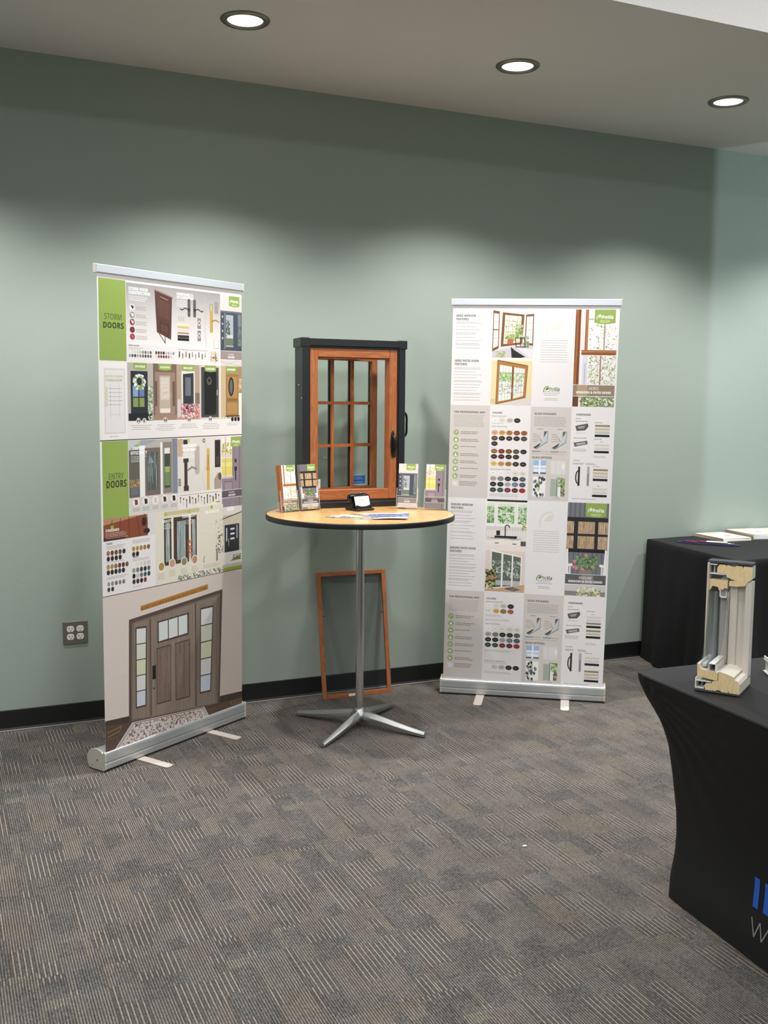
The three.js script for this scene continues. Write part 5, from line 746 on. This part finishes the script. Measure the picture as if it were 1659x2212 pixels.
// ------------------------------------------------------------------ cutaway corner of a window on that table
{
  const w = V3(0.557, 0, 0.83), turn = Math.atan2(-0.83, 0.557);
  const t = thing('window_cutaway', 'cutaway window corner showing pine core, white jamb and glass edges', 'window sample', [2.036, H2, 2.82], turn);
  // local x: width, z: towards the viewer (0 = front cut), y up
  const D = 0.142, J = -0.1, HH = 0.378, Wd = 0.128;
  const block = (name, pts, z0, z1, side) => { const g = extrude(poly(pts), z1 - z0, 0, 6); const uv = g.attributes.uv, p = g.attributes.position; for (let i = 0; i < uv.count; i++) uv.setXY(i, p.getX(i), p.getY(i)); g.translate(0, 0, z0); const m = shade(new THREE.Mesh(g, [M.pine, side])); m.name = name; t.add(m); return m; };
  part(t, 'bottom_plate', span(-0.002, Wd, 0.002, 0.0085, -D, 0.001, 0.001), M.slate);
  part(t, 'rubber_pad', span(0.012, Wd - 0.014, 0, 0.002, -D + 0.01, -0.012), M.dark);
  part(t, 'top_plate', span(-0.002, Wd, HH - 0.007, HH, -D, J + 0.001, 0.001), M.slate);
  // sill: frame timber, sash rail, casing
  block('sill_timber', [[0.03, 0.0085], [0.052, 0.0085], [0.052, 0.013], [0.054, 0.0085], [0.06, 0.0085], [0.062, 0.0115], [0.074, 0.0115], [0.076, 0.0085], [0.095, 0.0085], [0.096, 0.015], [0.098, 0.0085], [0.108, 0.0085], [0.108, 0.037], [0.11, 0.0565], [0.088, 0.064], [0.07, 0.0675], [0.066, 0.066], [0.066, 0.04], [0.05, 0.036], [0.048, 0.03], [0.031, 0.0275], [0.027, 0.02]], -D, 0, M.ivory);
  block('sash_rail', [[0.006, 0.042], [0.02, 0.047], [0.026, 0.043], [0.062, 0.039], [0.064, 0.044], [0.064, 0.064], [0.05, 0.066], [0.036, 0.066], [0.034, 0.072], [0.032, 0.066], [0.018, 0.068], [0.012, 0.074], [0.01, 0.082], [0.004, 0.084]], -D, 0, M.ivory);
  block('interior_casing', [[0.1085, 0.0085], [0.127, 0.0085], [0.127, 0.036], [0.122, 0.045], [0.112, 0.05], [0.1085, 0.045]], -D, 0.0, M.ivory);
  part(t, 'vinyl_track', [span(0, 0.003, 0.01, 0.04, -D, 0.0005), span(0.003, 0.026, 0.01, 0.0125, -D, 0.0005), span(0.003, 0.046, 0.0315, 0.034, -D, 0.0005), span(0.014, 0.016, 0.0125, 0.0315, -D, -0.02), span(0.0245, 0.026, 0.0125, 0.019, -D, 0.0005), span(0.037, 0.039, 0.066, 0.088, -D, 0.0005), span(0.037, 0.058, 0.0865, 0.0885, -D, 0.0005), span(0.056, 0.058, 0.066, 0.0885, -D, 0.0005)], M.vinylWhite);
  // jamb: stepped white faces standing behind
  const top = HH - 0.007;
  part(t, 'jamb_face', span(0, 0.0045, 0.04, top, -D, J + 0.012), M.ivory); part(t, 'jamb_face', span(0.0045, 0.036, 0.07, top, -D, J - 0.035), M.greyPlastic);
  part(t, 'jamb_channel', span(0.0365, 0.056, 0.08, top - 0.045, -D, J - 0.012), M.greyPlastic); part(t, 'jamb_face', span(0.064, 0.085, 0.06, top, -D, J - 0.012), M.ivory);
  part(t, 'jamb_face', span(0.085, 0.11, 0.055, top, -D, J - 0.02), M.ivory); part(t, 'jamb_face', span(0.11, Wd - 0.001, 0.03, top - 0.05, -D, J - 0.002), M.ivory);
  part(t, 'jamb_bead', [span(0.058, 0.0595, 0.08, top - 0.09, -D, J - 0.002), span(0.061, 0.0625, 0.07, top - 0.085, -D, J - 0.004)], M.ivory);
  part(t, 'pin_hole', cyl(0.002, 0.002, 0.001, 0, 0, 0, 12).rotateX(Math.PI / 2).translate(0.0465, top - 0.075, J - 0.0115), M.dark);
  // head
  block('head_timber', [[0.026, top - 0.03], [0.026, top - 0.014], [0.032, top - 0.004], [0.05, top - 0.004], [0.052, top - 0.009], [0.054, top - 0.004], [0.062, top - 0.004], [0.066, top - 0.007], [0.078, top - 0.007], [0.08, top - 0.004], [0.098, top - 0.004], [0.1, top - 0.012], [0.102, top - 0.004], [Wd - 0.001, top - 0.004], [Wd - 0.001, top - 0.04], [0.114, top - 0.05], [0.108, top - 0.062], [0.08, top - 0.066], [0.062, top - 0.066], [0.062, top - 0.052], [0.08, top - 0.048], [0.055, top - 0.04], [0.05, top - 0.03]], -D, J, M.ivory);
  block('head_sash_rail', [[0.004, top - 0.05], [0.058, top - 0.05], [0.058, top - 0.074], [0.048, top - 0.074], [0.044, top - 0.08], [0.038, top - 0.078], [0.034, top - 0.082], [0.03, top - 0.072], [0.014, top - 0.07], [0.008, top - 0.082], [0.004, top - 0.084]], -D, J, M.ivory);
  part(t, 'head_track', [span(0, 0.0035, top - 0.05, top - 0.003, -D, J + 0.001), span(0.0035, 0.026, top - 0.006, top - 0.003, -D, J + 0.001), span(0.0035, 0.05, top - 0.034, top - 0.031, -D, J + 0.001), span(0.014, 0.016, top - 0.031, top - 0.006, -D, J - 0.01), span(0.036, 0.0385, top - 0.1, top - 0.08, -D, J + 0.001), span(0.0385, 0.056, top - 0.103, top - 0.1, -D, J + 0.001), span(0.0545, 0.0565, top - 0.1, top - 0.086, -D, J + 0.001)], M.vinylWhite);
  // glass: a sealed pair with its spacer, and a single inner light cut on a slant
  const pane = (x, ya, yb) => { const g = extrude(poly([[0, ya], [J * -1 - 0.0 + 0.0, ya], [J * -1 * 0.22, yb], [0, yb]]), 0.003, 0); g.rotateY(Math.PI / 2); return g; };
  const slant = (x, y0, y1, zb, zt) => { const pts = [[-D + 0.01, y0], [zb, y0], [zt, y1], [-D + 0.01, y1]]; return extrude(poly(pts.map(([z, y]) => [-z, y])), 0.003, 0).rotateY(Math.PI / 2).translate(x, 0, 0); };
  const cutGlass = phys({ color: 0xf6f8f7, roughness: 0.03, transmission: 1, thickness: 0, ior: 1.5, side: THREE.DoubleSide });
  part(t, 'glass_sheet', slant(0.012, 0.074, top - 0.08, -0.012, J + 0.004), cutGlass); part(t, 'glass_sheet', slant(0.027, 0.07, top - 0.08, -0.012, J + 0.004), cutGlass); part(t, 'glass_sheet', slant(0.0595, 0.068, top - 0.1, -0.012, J - 0.004), cutGlass);
  part(t, 'glass_spacer', [span(0.0152, 0.0268, 0.074, 0.082, -D + 0.01, -0.014), span(0.0152, 0.0268, 0.08, top - 0.09, J - 0.033, J - 0.026)], M.aluLight);
}
{
  const t = thing('vinyl_profile_sample', 'small white vinyl extrusion sample standing alone on the fitted black table', 'sample', [2.395, H2, 2.772], -0.5);
  part(t, 'flange', [rbox(0.05, 0.005, 0.06, 0.0015, 0, 0.0035, 0), rbox(0.05, 0.005, 0.06, 0.0015, 0, 0.042, 0)], M.vinylWhite);
  part(t, 'web', [span(-0.018, -0.014, 0.005, 0.042, -0.03, 0.03), span(0.012, 0.016, 0.005, 0.042, -0.03, 0.03)], M.vinylWhite);
  part(t, 'lip', span(-0.024, -0.02, 0.044, 0.052, -0.03, 0.03), M.vinylWhite);
}

// ------------------------------------------------------------------ draped table against the wall
const C3 = V3(4.098, 0, 0.03), F1 = V3(-0.125, 0, 0.992), F2 = V3(0.992, 0, 0.125), S1 = 0.93, S2 = 1.3, H3 = 0.762;
{
  const t = thing('draped_table', 'table draped to the floor in loose black cloth, against the wall', 'table', [0, 0, 0]);
  F1.set(-0.125, 0, 0.992); F2.set(0.996, 0, -0.09);
  // three hanging sides: rear-left corner -> front-left corner -> front-right corner, plus the hidden ends
  const P = (p, q) => V3(0, 0, 0).add(C3).addScaledVector(F1, p).addScaledVector(F2, q);
  const outline = []; const R = 0.02;
  const push = (p, q, n) => outline.push([p, q, n]);
  const N1 = 70, N2 = 70;
  for (let i = 0; i <= 10; i++) push(0.0, S2 * (1 - i / 10), [-1, 0]);
  for (let i = 0; i <= N1; i++) push(S1 * i / N1, 0, [0, -1]);
  for (let i = 0; i <= N2; i++) push(S1, S2 * i / N2, [1, 0]);
  for (let i = 0; i <= 10; i++) push(S1 * (1 - i / 10), S2, [0, 1]);
  const NH = 34, pos = [], uv = [], idx = [], cols = outline.length;
  let len = 0; const along = outline.map(([p, q], i) => { if (i) len += Math.hypot(p - outline[i - 1][0], q - outline[i - 1][1]); return len; });
  for (let j = 0; j <= NH; j++) {
    const s = j / NH, drop = Math.max(0, s - 0.04) / 0.96;
    outline.forEach(([p, q, n], i) => {
      const corner = Math.max(Math.exp(-(((p - S1) ** 2 + q ** 2) / 0.012)), -0.12 * Math.exp(-((p ** 2 + q ** 2) / 0.012)));
      const wall = Math.max(0, 1 - p / 0.06);
      const flare = drop * (0.035 + 0.085 * corner), a = along[i], fold = drop * (0.021 * Math.sin(a * 17 + 1.3 * Math.sin(a * 5)) + 0.009 * Math.sin(a * 41 + 2 * drop));
      const o = flare + fold * (1 - 0.4 * corner), d = n[0] < 0 ? 0 : o;
      // corner points lean out along both directions
      const cx = Math.exp(-(((p - S1) ** 2 + q ** 2) / 0.02)) * drop * 0.045;
      const v = P(p + n[0] * d + cx, q + n[1] * d - cx);
      v.y = H3 - (s < 0.04 ? 0.012 * (1 - Math.sqrt(Math.max(0, 1 - (s / 0.04) ** 2))) : 0.012 + drop * (H3 - 0.016));
      v.addScaledVector(F1, (n[0] || 0) * (s < 0.04 ? -0.012 * (1 - s / 0.04) : 0)).addScaledVector(F2, (n[1] || 0) * (s < 0.04 ? -0.012 * (1 - s / 0.04) : 0));
      v.z = Math.max(v.z, 0.018);
      pos.push(v.x, v.y, v.z); uv.push(a, s * H3);
    });
  }
  for (let j = 0; j < NH; j++) for (let i = 0; i < cols - 1; i++) { const a = j * cols + i, b = a + 1, c = a + cols, d = c + 1; idx.push(a, c, b, b, c, d); }
  const g = new THREE.BufferGeometry(); g.setAttribute('position', new THREE.Float32BufferAttribute(pos, 3)); g.setAttribute('uv', new THREE.Float32BufferAttribute(uv, 2)); g.setIndex(idx); g.computeVertexNormals();
  const tp = [], tu = [], ti = []; for (const [p, q] of [[0.004, 0.01], [S1 - 0.01, 0.01], [S1 - 0.01, S2 - 0.01], [0.004, S2 - 0.01]]) { const v = P(p, q); tp.push(v.x, H3 + 0.0002, Math.max(v.z, 0.02)); tu.push(p, q); } ti.push(0, 1, 2, 0, 2, 3);
  const tg = new THREE.BufferGeometry(); tg.setAttribute('position', new THREE.Float32BufferAttribute(tp, 3)); tg.setAttribute('uv', new THREE.Float32BufferAttribute(tu, 2)); tg.setIndex(ti); tg.computeVertexNormals();
  M.cloth.side = THREE.DoubleSide;
  part(t, 'table_cloth', [g, tg], M.cloth);
  const c = P(S1 / 2, S2 / 2); part(t, 'table_board', box(S2 - 0.34, 0.025, S1 - 0.32).translate(c.x + 0.01, H3 - 0.03, c.z + 0.01), M.greyPlastic);
  for (const [p, q] of [[0.26, 0.1], [0.26, S2 - 0.1], [S1 - 0.1, 0.1], [S1 - 0.1, S2 - 0.1]]) { const v = P(p, q); part(t, 'leg', cyl(0.014, 0.014, H3 - 0.045, v.x, (H3 - 0.045) / 2, v.z, 16), M.slate); }
}
// catalogues in two piles
{
  const cv = canvas(220, 290), c = cv.getContext('2d'); rect(c, '#f2e7dd', 0, 0, 220, 290); rect(c, '#c7c56c', 60, 20, 100, 34); lines(c, 30, 80, 160, 5, 12, '#b98f86', 4); for (let i = 0; i < 26; i++) stroke(c, ['#c99a8c', '#8f8a7a', '#d8b9a6', '#77736c'][i % 4], 3, [rr(10, 210), rr(150, 280)], [rr(10, 210), rr(150, 280)]); oval(c, '#8a8580', 140, 160, 22, 14);
  const tx = new THREE.CanvasTexture(cv); tx.colorSpace = THREE.SRGBColorSpace; const cm = std({ map: tx, roughness: 0.4 }), sp = std({ color: 0xa89580, roughness: 0.6 });
  for (const [x, z, n, turn, where] of [[4.58, 0.175, 3, -0.06, 'shorter pile next to the lanyard'], [4.84, 0.17, 5, -0.1, 'taller pile farther along the draped table'], [5.08, 0.16, 4, -0.08, 'last pile by the passage']])
    for (let i = 0; i < n; i++) {
      const g = new THREE.BoxGeometry(0.215, 0.0062, 0.28), m = shade(new THREE.Mesh(g, [M.paper, sp, cm, M.paper, M.paper, M.paper])); m.name = numbered('catalogue'); scene.add(m);
      m.position.set(x + rr(-0.002, 0.002), H3 + 0.0035 + i * 0.0065, z + rr(-0.002, 0.002)); m.rotation.y = turn + rr(-0.015, 0.015);
      tag(m, i === n - 1 ? 'pale catalogue with printed cover on top of the ' + where : 'pale catalogue under the top copy of the ' + where, 'catalogue', i === n - 1 ? undefined : 'catalogues in the ' + where);
    }
}
// lanyard
{
  const t = thing('lanyard', 'navy ribbon lanyard with red and white tag on the draped table', 'lanyard', [4.3, H3, 0.34], -0.9);
  const ribbon = (pts, w, th) => {
    const c = new THREE.CatmullRomCurve3(pts.map(([x, y, z]) => V3(x, y, z)), true), n = 90, pos = [], idx = [];
    for (let i = 0; i <= n; i++) { const p = c.getPointAt((i % n) / n), tg = c.getTangentAt((i % n) / n), s = V3(-tg.z, 0, tg.x).normalize().multiplyScalar(w / 2); for (const [a, y] of [[-1, 0], [1, 0], [1, th], [-1, th]]) pos.push(p.x + s.x * a, p.y + y, p.z + s.z * a); }
    for (let i = 0; i < n; i++) for (let k = 0; k < 4; k++) { const a = i * 4 + k, b = i * 4 + (k + 1) % 4; idx.push(a, a + 4, b, b, a + 4, b + 4); }
    const g = new THREE.BufferGeometry(); g.setAttribute('position', new THREE.Float32BufferAttribute(pos, 3)); g.setIndex(idx); g.computeVertexNormals(); return toCreasedNormals(g, 0.6);
  };
  const navy = std({ color: 0x1c1d49, roughness: 0.6 }), red = std({ color: 0xa0283a, roughness: 0.55 });
  part(t, 'strap', [ribbon([[-0.17, 0.002, 0.0], [-0.1, 0.004, -0.05], [0.02, 0.004, -0.045], [0.13, 0.003, -0.03], [0.19, 0.003, 0.01], [0.12, 0.004, 0.05], [0.0, 0.003, 0.055], [-0.1, 0.003, 0.05]], 0.022, 0.002), ribbon([[-0.12, 0.007, 0.01], [-0.03, 0.009, -0.02], [0.08, 0.008, -0.005], [0.16, 0.007, 0.02], [0.1, 0.008, 0.03], [-0.03, 0.007, 0.035]], 0.02, 0.002)], navy);
  part(t, 'red_print', [box(0.05, 0.002, 0.019, -0.1, 0.0115, 0.0), box(0.05, 0.0022, 0.026, -0.02, 0.0125, -0.01), box(0.03, 0.002, 0.018, -0.06, 0.0115, 0.04)], red);
  const cv = canvas(140, 60), c = cv.getContext('2d'); rect(c, '#e9e6e3', 0, 0, 140, 60); lines(c, 12, 14, 100, 3, 12, '#9a948e', 5); for (let i = 0; i < 18; i++) rect(c, '#5d5a57', 96 + i * 2.2, 10, i % 3 ? 0.8 : 1.4, 40); const tx = new THREE.CanvasTexture(cv); tx.colorSpace = THREE.SRGBColorSpace;
  { const m = shade(new THREE.Mesh(new THREE.BoxGeometry(0.12, 0.002, 0.05).translate(0.06, 0.0145, -0.012), [M.paper, M.paper, std({ map: tx, roughness: 0.5 }), M.paper, M.paper, M.paper])); m.name = 'paper_tag'; t.add(m); }
  part(t, 'clip', [new THREE.TorusGeometry(0.011, 0.002, 10, 24).rotateX(Math.PI / 2).translate(0.135, 0.012, 0.01), box(0.02, 0.004, 0.008, 0.155, 0.012, 0.014)], M.alu);
}
// scrap of paper on the carpet
solo('paper_scrap', new THREE.IcosahedronGeometry(0.006, 1).scale(1.6, 0.4, 1).translate(1.92, 0.0028, 2.1), M.paper, 'tiny white scrap of paper on the open carpet', 'paper scrap');

renderer.render(scene, camera);
